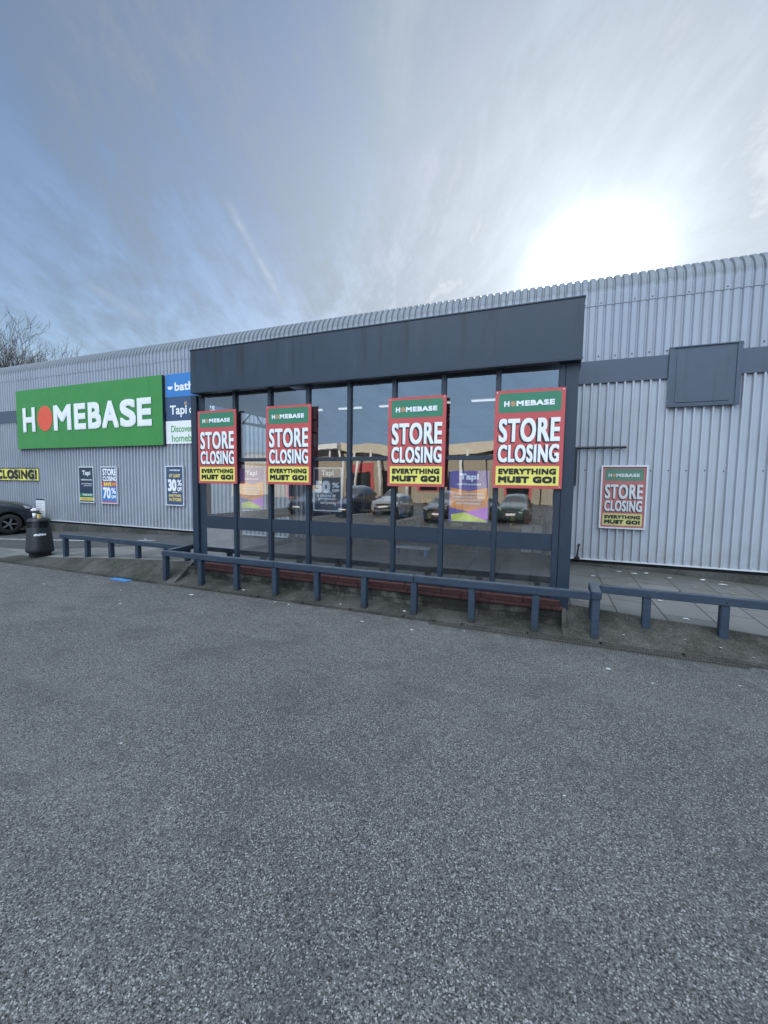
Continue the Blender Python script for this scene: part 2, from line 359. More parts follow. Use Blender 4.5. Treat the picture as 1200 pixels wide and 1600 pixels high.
def brick_mat(name, c1, c2, mortar, bw=.215, rh=.075, damp=None):
    mt, kk, b = mat(name)
    tc = kk.new('ShaderNodeTexCoord').outputs['Object']
    sx = kk.new('ShaderNodeSeparateXYZ'); kk.put(sx.inputs[0], tc); cm = kk.new('ShaderNodeCombineXYZ')
    kk.put(cm.inputs[0], kk.math('ADD', sx.outputs[0], sx.outputs[1])); kk.put(cm.inputs[1], sx.outputs[2])
    br = kk.new('ShaderNodeTexBrick'); kk.put(br.inputs['Vector'], cm.outputs[0]); br.inputs['Scale'].default_value = 1.0
    br.inputs['Brick Width'].default_value = bw; br.inputs['Row Height'].default_value = rh; br.inputs['Mortar Size'].default_value = .006
    br.inputs['Color1'].default_value = (*c1, 1); br.inputs['Color2'].default_value = (*c2, 1); br.inputs['Mortar'].default_value = (*mortar, 1)
    c = kk.mix(kk.ramp(kk.noise(tc, 9, 6, .65), .35, .75, 0, .55), br.outputs[0], tuple(x * .45 for x in c1))
    if damp: c = kk.mix(kk.math('MULTIPLY', kk.ramp(kk.noise(tc, 3.3, 6, .7), .38, .55), .9), c, damp)
    kk.put(b.inputs['Base Color'], c); b.inputs['Roughness'].default_value = .85
    bp = kk.new('ShaderNodeBump'); bp.inputs['Strength'].default_value = .7; bp.inputs['Distance'].default_value = .01
    kk.put(bp.inputs['Height'], kk.math('ADD', kk.math('MULTIPLY', br.outputs[1], -1.0), kk.noise(tc, 40, 4))); kk.l.new(bp.outputs[0], b.inputs['Normal'])
    return mt

def fascia_mat():
    mt, kk, b = mat('dark blue grey fascia sheet')
    co = kk.new('ShaderNodeNewGeometry').outputs['Position']; sx = kk.new('ShaderNodeSeparateXYZ'); kk.put(sx.inputs[0], co)
    n = kk.noise(co, .9, 6, .62, .4)
    c = kk.mix(kk.ramp(n, .3, .7), (.018, .032, .054), (.024, .041, .068))
    run = kk.noise(kk.mapping(co, (6, 6, .25)), 1.0, 6, .65); edge = kk.ramp(kk.math('ADD', sx.outputs[2], kk.math('MULTIPLY', run, .5)), 4.55 - .4, 4.95 - .4)
    c = kk.mix(kk.math('MULTIPLY', kk.math('MULTIPLY', kk.ramp(run, .50, .66), edge), .7), c, (.012, .013, .012))           # rain runs from the top edge
    c = kk.mix(kk.math('MULTIPLY', kk.ramp(kk.noise(kk.mapping(co, (2, 2, .5)), 1.6, 6, .7), .56, .74), .35), c, (.075, .09, .11))   # chalky fading
    kk.put(b.inputs['Base Color'], c); kk.put(b.inputs['Roughness'], kk.ramp(n, .3, .7, .36, .52)); b.inputs['Specular IOR Level'].default_value = .45
    bp = kk.new('ShaderNodeBump'); bp.inputs['Strength'].default_value = .12; bp.inputs['Distance'].default_value = .03
    kk.put(bp.inputs['Height'], kk.noise(co, 1.1, 2)); kk.l.new(bp.outputs[0], b.inputs['Normal'])
    return mt
def timber_mat():
    mt, kk, b = mat('chipped blue grey timber paint')
    co = kk.new('ShaderNodeTexCoord').outputs['Object']
    n = kk.noise(co, 2.5, 6, .65, .3); g = kk.noise(kk.mapping(co, (3, 30, 30)), 1.0, 4, .6)
    c = kk.mix(kk.ramp(n, .3, .7), (.020, .034, .056), (.032, .050, .078))
    c = kk.mix(kk.math('MULTIPLY', kk.ramp(g, .5, .75), .35), c, (.065, .085, .115))
    gp = kk.new('ShaderNodeSeparateXYZ'); kk.put(gp.inputs[0], kk.new('ShaderNodeNewGeometry').outputs['Position'])
    c = kk.mix(kk.math('MULTIPLY', kk.ramp(kk.math('ADD', gp.outputs[2], kk.math('MULTIPLY', kk.noise(co, 18, 4), .16)), .22, .13), .8), c, (.030, .032, .024))   # splash and moss at the feet
    c = kk.mix(kk.math('MULTIPLY', kk.ramp(kk.noise(co, 11, 6, .7, .4), .64, .68), .85), c, (.018, .020, .022))
    c = kk.mix(kk.math('MULTIPLY', kk.ramp(kk.noise(kk.mapping(co, (1, 1, 1), (0, 0, 0), (5, 2, 1)), 17, 5, .7), .70, .73), .8), c, (.16, .155, .14))
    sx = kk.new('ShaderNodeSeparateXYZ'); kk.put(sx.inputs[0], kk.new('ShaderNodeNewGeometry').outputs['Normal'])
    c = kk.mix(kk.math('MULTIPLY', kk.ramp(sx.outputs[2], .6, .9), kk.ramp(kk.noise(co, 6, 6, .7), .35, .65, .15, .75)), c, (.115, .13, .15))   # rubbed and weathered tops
    kk.put(b.inputs['Base Color'], c); b.inputs['Roughness'].default_value = .6; b.inputs['Specular IOR Level'].default_value = .35
    bp = kk.new('ShaderNodeBump'); bp.inputs['Strength'].default_value = .5; bp.inputs['Distance'].default_value = .004
    kk.put(bp.inputs['Height'], kk.math('ADD', g, kk.noise(co, 40, 4))); kk.l.new(bp.outputs[0], b.inputs['Normal'])
    return mt

def glass_mat(name, refl, tint=(.92, .96, .98)):
    mt, kk, b = mat(name); kk.n.remove(b)
    tr = kk.new('ShaderNodeBsdfTransparent'); tr.inputs[0].default_value = (*tint, 1)
    gl = kk.new('ShaderNodeBsdfGlossy'); gl.inputs['Roughness'].default_value = 0.0; gl.inputs[0].default_value = (.95, .97, 1, 1)
    co = kk.new('ShaderNodeTexCoord').outputs['Object']
    bp = kk.new('ShaderNodeBump'); bp.inputs['Strength'].default_value = .065; bp.inputs['Distance'].default_value = .012
    kk.put(bp.inputs['Height'], kk.noise(co, 1.9, 2, .4)); kk.l.new(bp.outputs[0], gl.inputs['Normal'])
    fr = kk.new('ShaderNodeFresnel'); fr.inputs[0].default_value = 1.5
    df = kk.new('ShaderNodeBsdfDiffuse'); df.inputs[0].default_value = (.35, .35, .34, 1)
    mx = kk.new('ShaderNodeMixShader'); kk.put(mx.inputs[0], kk.math('ADD', fr.outputs[0], refl, None, True)); kk.l.new(tr.outputs[0], mx.inputs[1]); kk.l.new(gl.outputs[0], mx.inputs[2])
    m2 = kk.new('ShaderNodeMixShader')                       # dust and smears on the pane
    sm = kk.noise(kk.mapping(co, (1.5, 1.5, .6)), 2.0, 7, .7)
    kk.put(m2.inputs[0], kk.ramp(sm, .45, .8, .008, .085)); kk.l.new(mx.outputs[0], m2.inputs[1]); kk.l.new(df.outputs[0], m2.inputs[2])
    kk.l.new(m2.outputs[0], kk.n['Material Output'].inputs[0]); return mt

def emit(name, col, st):
    mt, kk, b = mat(name); b.inputs['Base Color'].default_value = (.8, .8, .8, 1)
    b.inputs['Emission Color'].default_value = (*col, 1); b.inputs['Emission Strength'].default_value = st; return mt

M = dict(
    asphalt=asphalt_mat(), paving=paving_mat(),
    bank=concrete_mat('mossy concrete bank', (.058, .057, .050), (.098, .095, .085), (.028, .031, .022), .85, .16),
    kerb=concrete_mat('concrete kerb', (.062, .062, .056), (.10, .098, .09), (.03, .034, .025), .9, .15),
    skirt=concrete_mat('damp concrete skirting', (.075, .076, .07), (.115, .114, .106), (.04, .045, .035), .85, .12),
    bay=concrete_mat('dark parking tarmac', (.072, .074, .077), (.10, .102, .103), (.05, .052, .05), .5, .3),
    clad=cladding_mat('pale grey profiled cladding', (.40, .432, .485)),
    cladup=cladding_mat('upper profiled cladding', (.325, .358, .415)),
    eave=cladding_mat('weathered eave with painted shade', (.325, .358, .415), .5),
    navy=plain('dark blue grey paint', (.019, .033, .055), .38, 0, .10, 2.2, .05, .45, .18),
    fasc=fascia_mat(),
    band=plain('blue grey wall band', (.070, .092, .128), .45, 0, .08, 2.0, .04, .4, .25),
    timber=timber_mat(),
    timbertop=plain('worn paint on rail tops', (.12, .138, .165), .6, 0, .3, 9, .5, .3, .3),
    black=plain('black plastic', (.016, .018, .022), .45, 0, .15, 6, .1),
    dark=plain('dark void', (.008, .009, .011), .8),
    white=plain('white sheet', (.78, .79, .80), .5, 0, .05, 4),
    alu=plain('pale aluminium frame', (.62, .65, .70), .35, .25, .06, 8),
    red=plain('poster red', (.50, .085, .085), .42, 0, .05, 3, 0, .4),
    pgreen=plain('poster green', (.042, .20, .115), .42, 0, .05, 3, 0, .4),
    sgreen=plain('sign green', (.050, .245, .062), .42, 0, .07, 1.2, .02, .4, .12),
    yellow=plain('poster yellow', (.74, .68, .15), .45, 0, .05, 3),
    ink=plain('black ink', (.012, .012, .012), .5),
    letw=plain('white lettering', (.80, .82, .86), .45, 0, .04, 5),
    coral=plain('coral red dot', (.72, .10, .055), .45, 0, .06, 5),
    brown=plain('printed brown dot', (.42, .26, .14), .5, 0, .25, 30),
    blue=plain('sign blue', (.045, .20, .50), .42, 0, .06, 2, 0, .4),
    slate=plain('sign slate navy', (.050, .088, .165), .42, 0, .06, 2, 0, .4),
    navyposter=plain('poster navy', (.022, .040, .080), .3, 0, .2, 5),
    red_faded=plain('glare dulled red', (.40, .13, .125), .35, 0, .12, 4), pgreen_faded=plain('glare dulled green', (.085, .20, .14), .35, 0, .12, 4), yellow_faded=plain('glare dulled yellow', (.52, .50, .20), .35, 0, .1, 4), letw_faded=plain('dulled white', (.58, .60, .63), .4, 0, .08, 5),  # duller copies: glare of the clear cover mixed into the colours
    postgrey=plain('faded grey blue poster', (.07, .10, .145), .45, 0, .12, 4),
    postblue=plain('poster bright blue', (.04, .20, .50), .4, 0, .08, 5),
    greentxt=plain('green lettering', (.10, .36, .10), .5),
    cream=plain('cream lettering', (.70, .55, .20), .5),
    purple=plain('poster purple', (.17, .13, .36), .45, 0, .18, 5),
    orange=plain('poster orange', (.94, .33, .10), .45, 0, .3, 5),
    magenta=plain('poster magenta', (.62, .22, .62), .45, 0, .2, 5),
    lime=plain('poster lime', (.66, .68, .14), .45, 0, .2, 5),
    brick=brick_mat('painted red brick', (.088, .030, .029), (.07, .027, .026), (.05, .02, .018), .225, .085),
    damp=brick_mat('damp stained masonry', (.060, .057, .046), (.15, .145, .125), (.02, .02, .017), .3, .11, (.012, .013, .010)),
    beige=brick_mat('buff brick', (.46, .40, .31), (.40, .35, .27), (.36, .33, .28), .215, .075),
    glass=glass_mat('shop glazing', .19),
    sglass=glass_mat('side glazing', .03),
    cglass=plain('dark car glass', (.012, .015, .018), .04, 0, .05, 3, 0, .8),
    tyre=plain('tyre rubber', (.016, .016, .017), .8, 0, .1, 8, .2),
    rim=plain('grey alloy', (.22, .22, .23), .35, .8, .05, 8),
    chrome=plain('bright metal', (.6, .6, .62), .2, .9, .05, 8),
    lamp=plain('headlamp lens', (.35, .37, .40), .12, 0, .25, 14),
    tail=plain('red lamp lens', (.35, .012, .012), .2),
    grate=plain('rusty iron grating', (.10, .095, .085), .7, .3, .3, 20, .3),
    bark=plain('grey brown bark', (.030, .028, .027), .85, 0, .3, 6, .4),
    steel=plain('dark roof steel', (.018, .022, .028), .55, 0, .1, 5),
    psteel=plain('grey painted steel', (.16, .19, .23), .55, 0, .1, 5),
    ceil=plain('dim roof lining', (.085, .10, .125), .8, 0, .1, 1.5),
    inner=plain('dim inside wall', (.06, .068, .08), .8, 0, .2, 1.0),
    tube=emit('fluorescent tube', (.93, .97, 1.0), .36),
    brownbox=plain('brown crate', (.16, .12, .08), .7, 0, .2, 6),
    litterw=plain('paper scrap', (.50, .50, .50), .7, 0, .06, 20),
    leafc=plain('dead leaf', (.30, .20, .09), .8, 0, .3, 20),
    bluetile=plain('blue card', (.05, .20, .46), .5, 0, .12, 12),
    roadw=plain('worn white road paint', (.50, .50, .48), .7, 0, .35, 9),
)

# ------------------------------------------------------------------ ground
def lerp_tab(tab, x):
    if x <= tab[0][0]: return tab[0][1]
    for (a, va), (b, vb) in zip(tab, tab[1:]):
        if x <= b: return va + (vb - va) * (x - a) / (b - a)
    return tab[-1][1]
FRONT = [(-13.2, .035), (-11.6, .10), (-9.9, .218), (-8.4, .305), (-6.9, .372), (-3, .385), (.4, .352), (1.45, .284), (2.17, .254), (2.7, .223), (5, .12), (8, .05)]
BACK = [(-24, .05), (-16.6, .14), (-13.9, .25), (-10.8, .345), (-8, .39), (-3, .40), (.56, .395), (2.35, .349), (4, .257), (7, .14), (10, .06)]
PE = 6.5
def G(x, y):
    t = max(0, min(1, (y - PE) / (9.8 - PE)))
    return lerp_tab(FRONT, x) * (1 - t) + lerp_tab(BACK, x) * t
def sheet(xs, ys, zf):
    mb = MB(); nx, ny = len(xs), len(ys)
    return mb.mesh([(x, y, zf(x, y)) for y in ys for x in xs], [(j * nx + i, j * nx + i + 1, (j + 1) * nx + i + 1, (j + 1) * nx + i) for j in range(ny - 1) for i in range(nx - 1)])
def fr(a, b, n): return [a + (b - a) * i / n for i in range(n + 1)]
struct(MB().face((-400, -400, 0), (400, -400, 0), (400, 400, 0), (-400, 400, 0)).build('car_park', M['asphalt'], fix=False))
struct(sheet(fr(-34, 14, 96), fr(PE, 9.9, 10), G).build('pavement', M['paving'], smooth=True))
struct(sheet(fr(-34, -12.9, 30), [5.98, 6.2, PE], lambda x, y: lerp_tab(FRONT, x) + .004).build('kerbside_paving', M['paving'], smooth=True))
def ybay(x): return 7.0 + max(0, min(1, (x + 14) / 6.0)) * 1.75
mb = MB(); xs = fr(-34, -7.2, 60)
for a, b in zip(xs, xs[1:]):
    for t0, t1 in ((0, .5), (.5, 1)):
        f = lambda x, t: (x, ybay(x) * (1 - t) + 9.78 * t, G(x, ybay(x) * (1 - t) + 9.78 * t) + .006)
        mb.face(f(a, t0), f(b, t0), f(b, t1), f(a, t1))
struct(mb.build('parking_bay', M['bay']))
mb = MB()
for a, b in zip(xs, xs[1:]):
    if b < -10.6:
        y0 = lambda x: 7.78 + (x + 17) * .16
        mb.face(*[(x, y, G(x, y) + .010) for x, y in ((a, y0(a)), (b, y0(b)), (b, y0(b) + .07), (a, y0(a) + .07))])
struct(mb.build('bay_marking', M['roadw']))
# concrete bank between kerb and slabs; lower in front of the porch
RX0, RX1 = -6.86, .30
rb = random.Random(3)
def wob(x, y): return .012 * math.sin(x * 5.1 + y * 9) * math.sin(x * 2.3 - y * 4)
def bank(x0, x1, yb, zb):
    n = max(4, int((x1 - x0) / .16)); ys = [5.985 + (yb - 5.985) * t for t in (0, .08, .25, .45, .65, .85, 1)]
    def z(x, y):
        t = (y - 5.985) / (yb - 5.985); s = t * t * (3 - 2 * t) * .35 + t * .65
        return .034 + (zb(x) - .034) * s + (wob(x, y) if 0 < t < 1 else 0)
    return sheet(fr(x0, x1, n), ys, z)
mb = bank(-12.9, RX0, 6.52, lambda x: lerp_tab(FRONT, x) + .004)
b2 = bank(RX1, 14, 6.52, lambda x: lerp_tab(FRONT, x) + .004); mb.mesh(b2.v, b2.f)
b2 = bank(RX0, RX1, 6.40, lambda x: .155 - .07 * (x - RX0) / (RX1 - RX0)); mb.mesh(b2.v, b2.f)
struct(mb.build('concrete_bank', M['bank'], smooth=True))
mb = MB()
mb.mesh([(RX0 - .05, 6.02, 0), (RX0 + .012, 6.02, 0), (RX0 + .012, 6.50, 0), (RX0 - .05, 6.50, 0), (RX0 - .05, 6.02, .065), (RX0 + .012, 6.02, .065), (RX0 + .012, 6.50, .385), (RX0 - .05, 6.50, .385)], [(0, 1, 5, 4), (1, 2, 6, 5), (2, 3, 7, 6), (3, 0, 4, 7), (4, 5, 6, 7)])
mb.mesh([(RX1 - .012, 6.12, 0), (RX1 + .04, 6.12, 0), (RX1 + .04, 6.50, 0), (RX1 - .012, 6.50, 0), (RX1 - .012, 6.12, .21), (RX1 + .04, 6.12, .21), (RX1 + .04, 6.50, .37), (RX1 - .012, 6.50, .37)], [(0, 1, 5, 4), (1, 2, 6, 5), (2, 3, 7, 6), (3, 0, 4, 7), (4, 5, 6, 7)])
struct(mb.build('bank_edging', M['skirt']))
mb = MB(); x = -34.0
while x < 14:
    mb.box(x, x + .895, 5.925, 5.99, -.02, .034 + rb.uniform(-.004, .004)); x += .915
struct(mb.build('kerb', M['kerb'], bevel=.008))

# ------------------------------------------------------------------ store building
PITCH = .151
def corr(mb, x0, x1, path, prof):
    """sweeps a rib profile [(u, h)] (u in pitches, h outward) along PATH [(y, z, ny, nz)]"""
    pts = []; n = int((x1 - x0) / PITCH) + 1
    for i in range(n):
        for u, h in prof:
            x = x0 + (i + u) * PITCH
            if x <= x1: pts.append((x, h))
    np_ = len(pts); vs = []
    for y, z, ny, nz in path: vs += [(x, y + ny * h, z + nz * h) for x, h in pts]
    return mb.mesh(vs, [(j * np_ + i, j * np_ + i + 1, (j + 1) * np_ + i + 1, (j + 1) * np_ + i) for j in range(len(path) - 1) for i in range(np_ - 1)])
LOW = [(0, .036), (.19, .036), (.31, .0), (.86, .0)]
LOW = [(0, 0), (.50, 0), (.58, .058), (.78, .058), (.86, 0)]
UPP = [(0, .036), (.10, .040), (.55, .040), (.62, .034), (.72, 0), (.88, 0)]
store = thing('store_building', (-4, 9.8, .4), 'long retail shed in pale grey ribbed cladding with a rounded eave', 'building')
XL, XR, YP = -34.0, 14.0, 9.80
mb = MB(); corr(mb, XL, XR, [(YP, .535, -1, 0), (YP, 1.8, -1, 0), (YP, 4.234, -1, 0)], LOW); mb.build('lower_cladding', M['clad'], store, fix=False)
# cut away the cladding behind the open porch
o = bpy.data.objects['lower_cladding']; bm = bmesh.new(); bm.from_mesh(o.data); off = Vector(o.parent.location)
bmesh.ops.delete(bm, geom=[f for f in bm.faces if -5.86 < (f.calc_center_median() + off).x < .06], context='FACES'); bm.to_mesh(o.data); bm.free()
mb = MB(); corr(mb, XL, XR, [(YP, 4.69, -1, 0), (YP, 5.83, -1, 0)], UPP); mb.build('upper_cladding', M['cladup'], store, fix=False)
o = bpy.data.objects['upper_cladding']; bm = bmesh.new(); bm.from_mesh(o.data)
bmesh.ops.delete(bm, geom=[f for f in bm.faces if -5.86 < (f.calc_center_median() + off).x < .06 and False], context='FACES'); bm.to_mesh(o.data); bm.free()
ER = .446; path = [(YP - .010, 5.815, -1, 0)]
for i in range(0, 13):
    a = R(90 * i / 12); path.append((YP - .010 + ER - ER * math.cos(a), 6.06 + ER * math.sin(a), -math.cos(a), math.sin(a)))
path += [(YP + 3, 6.56, 0, 1), (YP + 24, 6.9, 0, 1)]
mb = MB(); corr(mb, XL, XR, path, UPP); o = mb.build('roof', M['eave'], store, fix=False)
mb = MB(); mb.box(XL, XR, YP - .052, YP - .008, 4.235, 4.70); mb.build('wall_band', M['band'], store, bevel=.004)
mb = MB(); mb.box(XL, -6.75, YP - .062, YP - .005, .505, .535); mb.box(.42, XR, YP - .062, YP - .005, .505, .535); mb.build('base_flashing', M['alu'], store, bevel=.003)
mb = MB()
for a, b in ((XL, -5.9), (.1, XR)): mb.box(a, b, YP - .10, YP + .1, -.1, .435)
mb.build('skirting', M['skirt'], store, bevel=.01)
mb = MB()
for a, b in ((XL, -5.9), (.1, XR)): mb.box(a, b, YP - .0, YP + .1, .4351, .52)
mb.build('shadow_gap', M['dark'], store)
# fixings along the sheets
mb = MB(); rf = random.Random(11)
for z, st, hh in ((.60, 1, .040), (2.42, 2, .0), (4.79, 2, .04), (5.86, 2, .052)):
    for i in range(int((XR - XL) / PITCH)):
        if (i + int(z * 7)) % st: continue
        x = XL + (i + (.73 if hh in (.04,) and z < 4 else .3)) * PITCH
        if z < 4 and -6.7 < x < .3: continue
        if rf.random() < .12: continue
        y = YP - (hh if z < 4 else .05) - .001
        zc = z + rf.uniform(-.012, .012)
        mb.mesh([(x + .014 * math.cos(j * math.pi / 3), y, zc + .014 * math.sin(j * math.pi / 3)) for j in range(6)] + [(x + .006 * math.cos(j * math.pi / 3), y - .008, zc + .006 * math.sin(j * math.pi / 3)) for j in range(6)],
                [tuple(range(6, 12))] + [(j, (j + 1) % 6, 6 + (j + 1) % 6, 6 + j) for j in range(6)])
mb.build('screw', M['steel'], store)
# body of the shed: end walls, back wall, inside wall with the opening behind the porch
mb = MB(); mb.box(XL, XL + .2, YP + .12, 36, 0, 6.0); mb.box(XR - .2, XR, YP + .12, 36, 0, 6.0); mb.box(XL, XR, 36, 36.2, 0, 6.0); mb.build('end_walls', M['clad'], store)
mb = MB()
mb.box(XL + .2, -5.86, YP + .06, YP + .12, .44, 6.3); mb.box(.06, XR - .2, YP + .06, YP + .12, .44, 6.3); mb.box(-5.86, .06, YP + .06, YP + .12, 4.95, 6.3)
mb.box(-16, 9, 24.0, 24.1, .3, 6.2); mb.box(-16.1, -16, YP + .12, 24, .3, 6.2); mb.box(9, 9.1, YP + .12, 24, .3, 6.2)
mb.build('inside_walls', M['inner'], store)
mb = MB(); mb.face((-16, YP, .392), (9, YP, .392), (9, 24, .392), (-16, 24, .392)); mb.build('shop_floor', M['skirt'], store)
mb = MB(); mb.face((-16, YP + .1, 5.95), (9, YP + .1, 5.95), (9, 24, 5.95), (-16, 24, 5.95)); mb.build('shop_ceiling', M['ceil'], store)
def truss(mb, x0, x1, y, zb, zt, n, wd=.05, along='x'):
    P = (lambda t, z: (x0 + (x1 - x0) * t, y, z)) if along == 'x' else (lambda t, z: (y, x0 + (x1 - x0) * t, z))
    mb.bar(P(0, zb), P(1, zb), wd, wd); mb.bar(P(0, zt), P(1, zt), wd, wd)
    for i in range(n):
        mb.bar(P(i / n, zb), P((i + .5) / n, zt), wd * .6, wd * .6, (0, 1, 0)); mb.bar(P((i + .5) / n, zt), P((i + 1) / n, zb), wd * .6, wd * .6, (0, 1, 0))
for y in (14.5, 18.8): 
    mb = MB(); truss(mb, -15.9, 8.9, y, 4.55, 5.6, 9, .09); mb.build('roof_truss', M['psteel'], store)

# fluorescent battens under the shop ceiling, in two rows
lt = thing('ceiling_light', (-10.9, 13.4, 5.6), 'strip light glowing under the shop ceiling behind the porch glass', 'ceiling light', 'strip lights under the shop ceiling')
MB().box(-.62 - 10.9, .62 - 10.9, 13.36, 13.44, 5.66, 5.72).build('housing', M['white'], lt, bevel=.006)
MB().box(-.60 - 10.9, .60 - 10.9, 13.30, 13.50, 5.60, 5.655).build('diffuser', M['tube'], lt, bevel=.015)
for y in (13.4, 15.65, 17.9):
    for i in range(7):
        if y == 13.4 and i == 0: continue
        c = copy_tree(lt); c.location = (-10.95 + i * 2.12, y, 5.6)

# ------------------------------------------------------------------ porch
porch = thing('entrance_porch', (-3.1, 6.46, .4), 'dark blue grey glazed entrance porch with a deep fascia box', 'porch')
FX0, FX1 = -6.575, .40
mb = MB()
for a, b in ((FX0, FX1),):
    mb = MB(); mb.box(a, b, 6.2475, 6.44, 3.815, 4.618); mb.build('fascia', M['fasc'], porch, bevel=.005)
mb = MB(); mb.box(FX0 - .01, FX1 + .01, 6.236, 6.45, 4.619, 4.64); mb.build('capping', M['navy'], porch, bevel=.003)
mb = MB()
mb.box(FX0, FX0 + .10, 6.442, YP - .055, 3.76, 4.62); mb.box(FX1 - .10, FX1, 6.442, YP - .055, 3.76, 4.62)
mb.build('fascia_return', M['fasc'], porch, bevel=.006)
mb = MB(); mb.mesh([(FX0 + .11, 6.45, 4.5), (FX1 - .11, 6.45, 4.5), (FX1 - .11, 9.86, 4.97), (FX0 + .11, 9.86, 4.97), (FX0 + .11, 6.45, 4.56), (FX1 - .11, 6.45, 4.56), (FX1 - .11, 9.86, 5.03), (FX0 + .11, 9.86, 5.03)],
                   [(0, 1, 2, 3), (4, 5, 6, 7), (0, 1, 5, 4), (2, 3, 7, 6), (0, 3, 7, 4), (1, 2, 6, 5)]); mb.build('porch_roof', M['psteel'], porch)
mb = MB(); mb.box(FX0 + .004, FX1 - .004, 6.242, 6.36, 3.803, 3.816); mb.build('drip_trim', M['navy'], porch)
# seams in the fascia sheet
# corner columns
for x0, x1, xi in ((-6.775, -6.62, -6.43), (.12, .205, .375)):
    mb = MB()
    if x0 < -1: mb.box(x0, x1, 6.43, 6.62, .30, 3.81); mb.box(x1 + .002, xi, 6.475, 6.60, .30, 3.81)
    else: mb.box(x0, x1, 6.40, 6.60, .30, 3.81); mb.box(x1 + .006, xi, 6.394, 6.62, .30, 3.81)
    mb.build('column', M['navy'], porch, bevel=.006)
MUL = [-5.66, -4.84, -4.012, -3.187, -2.365, -1.542, -.71]
edges = [-6.43] + MUL + [.12]
for x in MUL:
    MB().box(x - .036, x + .036, 6.415, 6.53, .44, 3.87).build('mullion', M['navy'], porch, bevel=.005)
rgl = random.Random(17)
def tilt(mb, x0, x1, z0, z1):
    p, q, r_ = rgl.uniform(-.011, .011), rgl.uniform(-.005, .005), rgl.uniform(-.0028, .0028)
    n = 6; f = lambda u, v: (x0 + (x1 - x0) * u, 6.465 + p * (u - .5) * (x1 - x0) + q * (v - .5) * (z1 - z0) + r_ * (1 - (2 * u - 1) ** 2) * (1 - (2 * v - 1) ** 2), z0 + (z1 - z0) * v)
    mb.mesh([f(i / n, j / n) for j in range(n + 1) for i in range(n + 1)], [(j * (n + 1) + i, j * (n + 1) + i + 1, (j + 1) * (n + 1) + i + 1, (j + 1) * (n + 1) + i) for j in range(n) for i in range(n)])
for i, (a, b) in enumerate(zip(edges, edges[1:])):
    a2 = a + (.038 if i else .002); b2 = b - (.038 if i < 7 else .002)
    mb = MB(); mb.box(a2, b2, 6.43, 6.50, 2.475, 2.54); mb.build('transom', M['navy'], porch, bevel=.004)
    mb = MB(); mb.box(a2, b2, 6.435, 6.49, 1.135, 1.385); mb.build('kick_panel', M['navy'], porch, bevel=.004)
    mb = MB(); mb.box(a2, b2, 6.425, 6.51, .44, .515); mb.build('bottom_rail', M['navy'], porch, bevel=.004)
    mb = MB()
    for z0, z1 in ((2.541, 3.87), (1.386, 2.474), (.516, 1.134)): tilt(mb, a2, b2, z0, z1)
    mb.build('glass_pane', M['glass'], porch, smooth=True)
# glazed sides
for X, s in ((-6.60, 1), (.30, -1)):
    ys = [6.62, 7.68, 8.72, 9.74]
    for i, (a, b) in enumerate(zip(ys, ys[1:])):
        mb = MB(); mb.box(X - .03, X + .03, b - .07, b, .39, 3.76); mb.build('side_mullion', M['navy'], porch)
        mb = MB()
        for z0, z1 in ((2.475, 2.54), (1.135, 1.385), (.40, .50), (3.68, 3.76)): mb.box(X - .026, X + .026, a + .001, b - .071, z0, z1)
        mb.build('side_rail', M['navy'], porch)
        mb = MB()
        for z0, z1 in ((.501, 1.134), (1.386, 2.474), (2.541, 3.679)): mb.face((X, a, z0), (X, b - .071, z0), (X, b - .071, z1), (X, a, z1))
        mb.build('side_glass', M['sglass'], porch)
mb = MB()
rbk = random.Random(5); x = -6.44
while x < .25:
    x2 = min(x + .62, .262)
    mb.box(x, x2 - .006, 6.318 + rbk.uniform(-.004, .004), 6.56, .358, .432); x = x2
x = -6.44
while x < .25:
    x2 = min(x + .44, .30)
    mb.box(x, x2 - .006, 6.285 + rbk.uniform(-.004, .004), 6.56, .305, .352); x = x2
mb.build('brick_sill', M['brick'], porch, bevel=.006)
mb = MB(); mb.box(-6.86, .29, 6.345, 6.55, -.05, .307); mb.build('footing_wall', M['damp'], porch)
mb = MB(); truss(mb, 7.55, 9.70, -6.40, 3.40, 3.735, 3, .045, 'y'); mb.bar((-6.40, 7.55, 3.40), (-5.7, 9.7, 3.40), .05, .05); mb.bar((-6.40, 7.55, 3.735), (-5.7, 9.7, 3.735), .05, .05); mb.build('side_truss', M['steel'], porch)
# dark door frames inside
mb = MB()
for x in (-5.86, -4.4, -2.9, -1.4, .02): mb.box(x - .05, x + .05, 9.72, 9.80, .392, 2.9)
mb.box(-5.91, .07, 9.72, 9.80, 2.9, 3.05); mb.box(-5.81, -4.45, 9.73, 9.79, 1.05, 1.30)
mb.build('inner_door_frame', M['navy'], porch, bevel=.004)

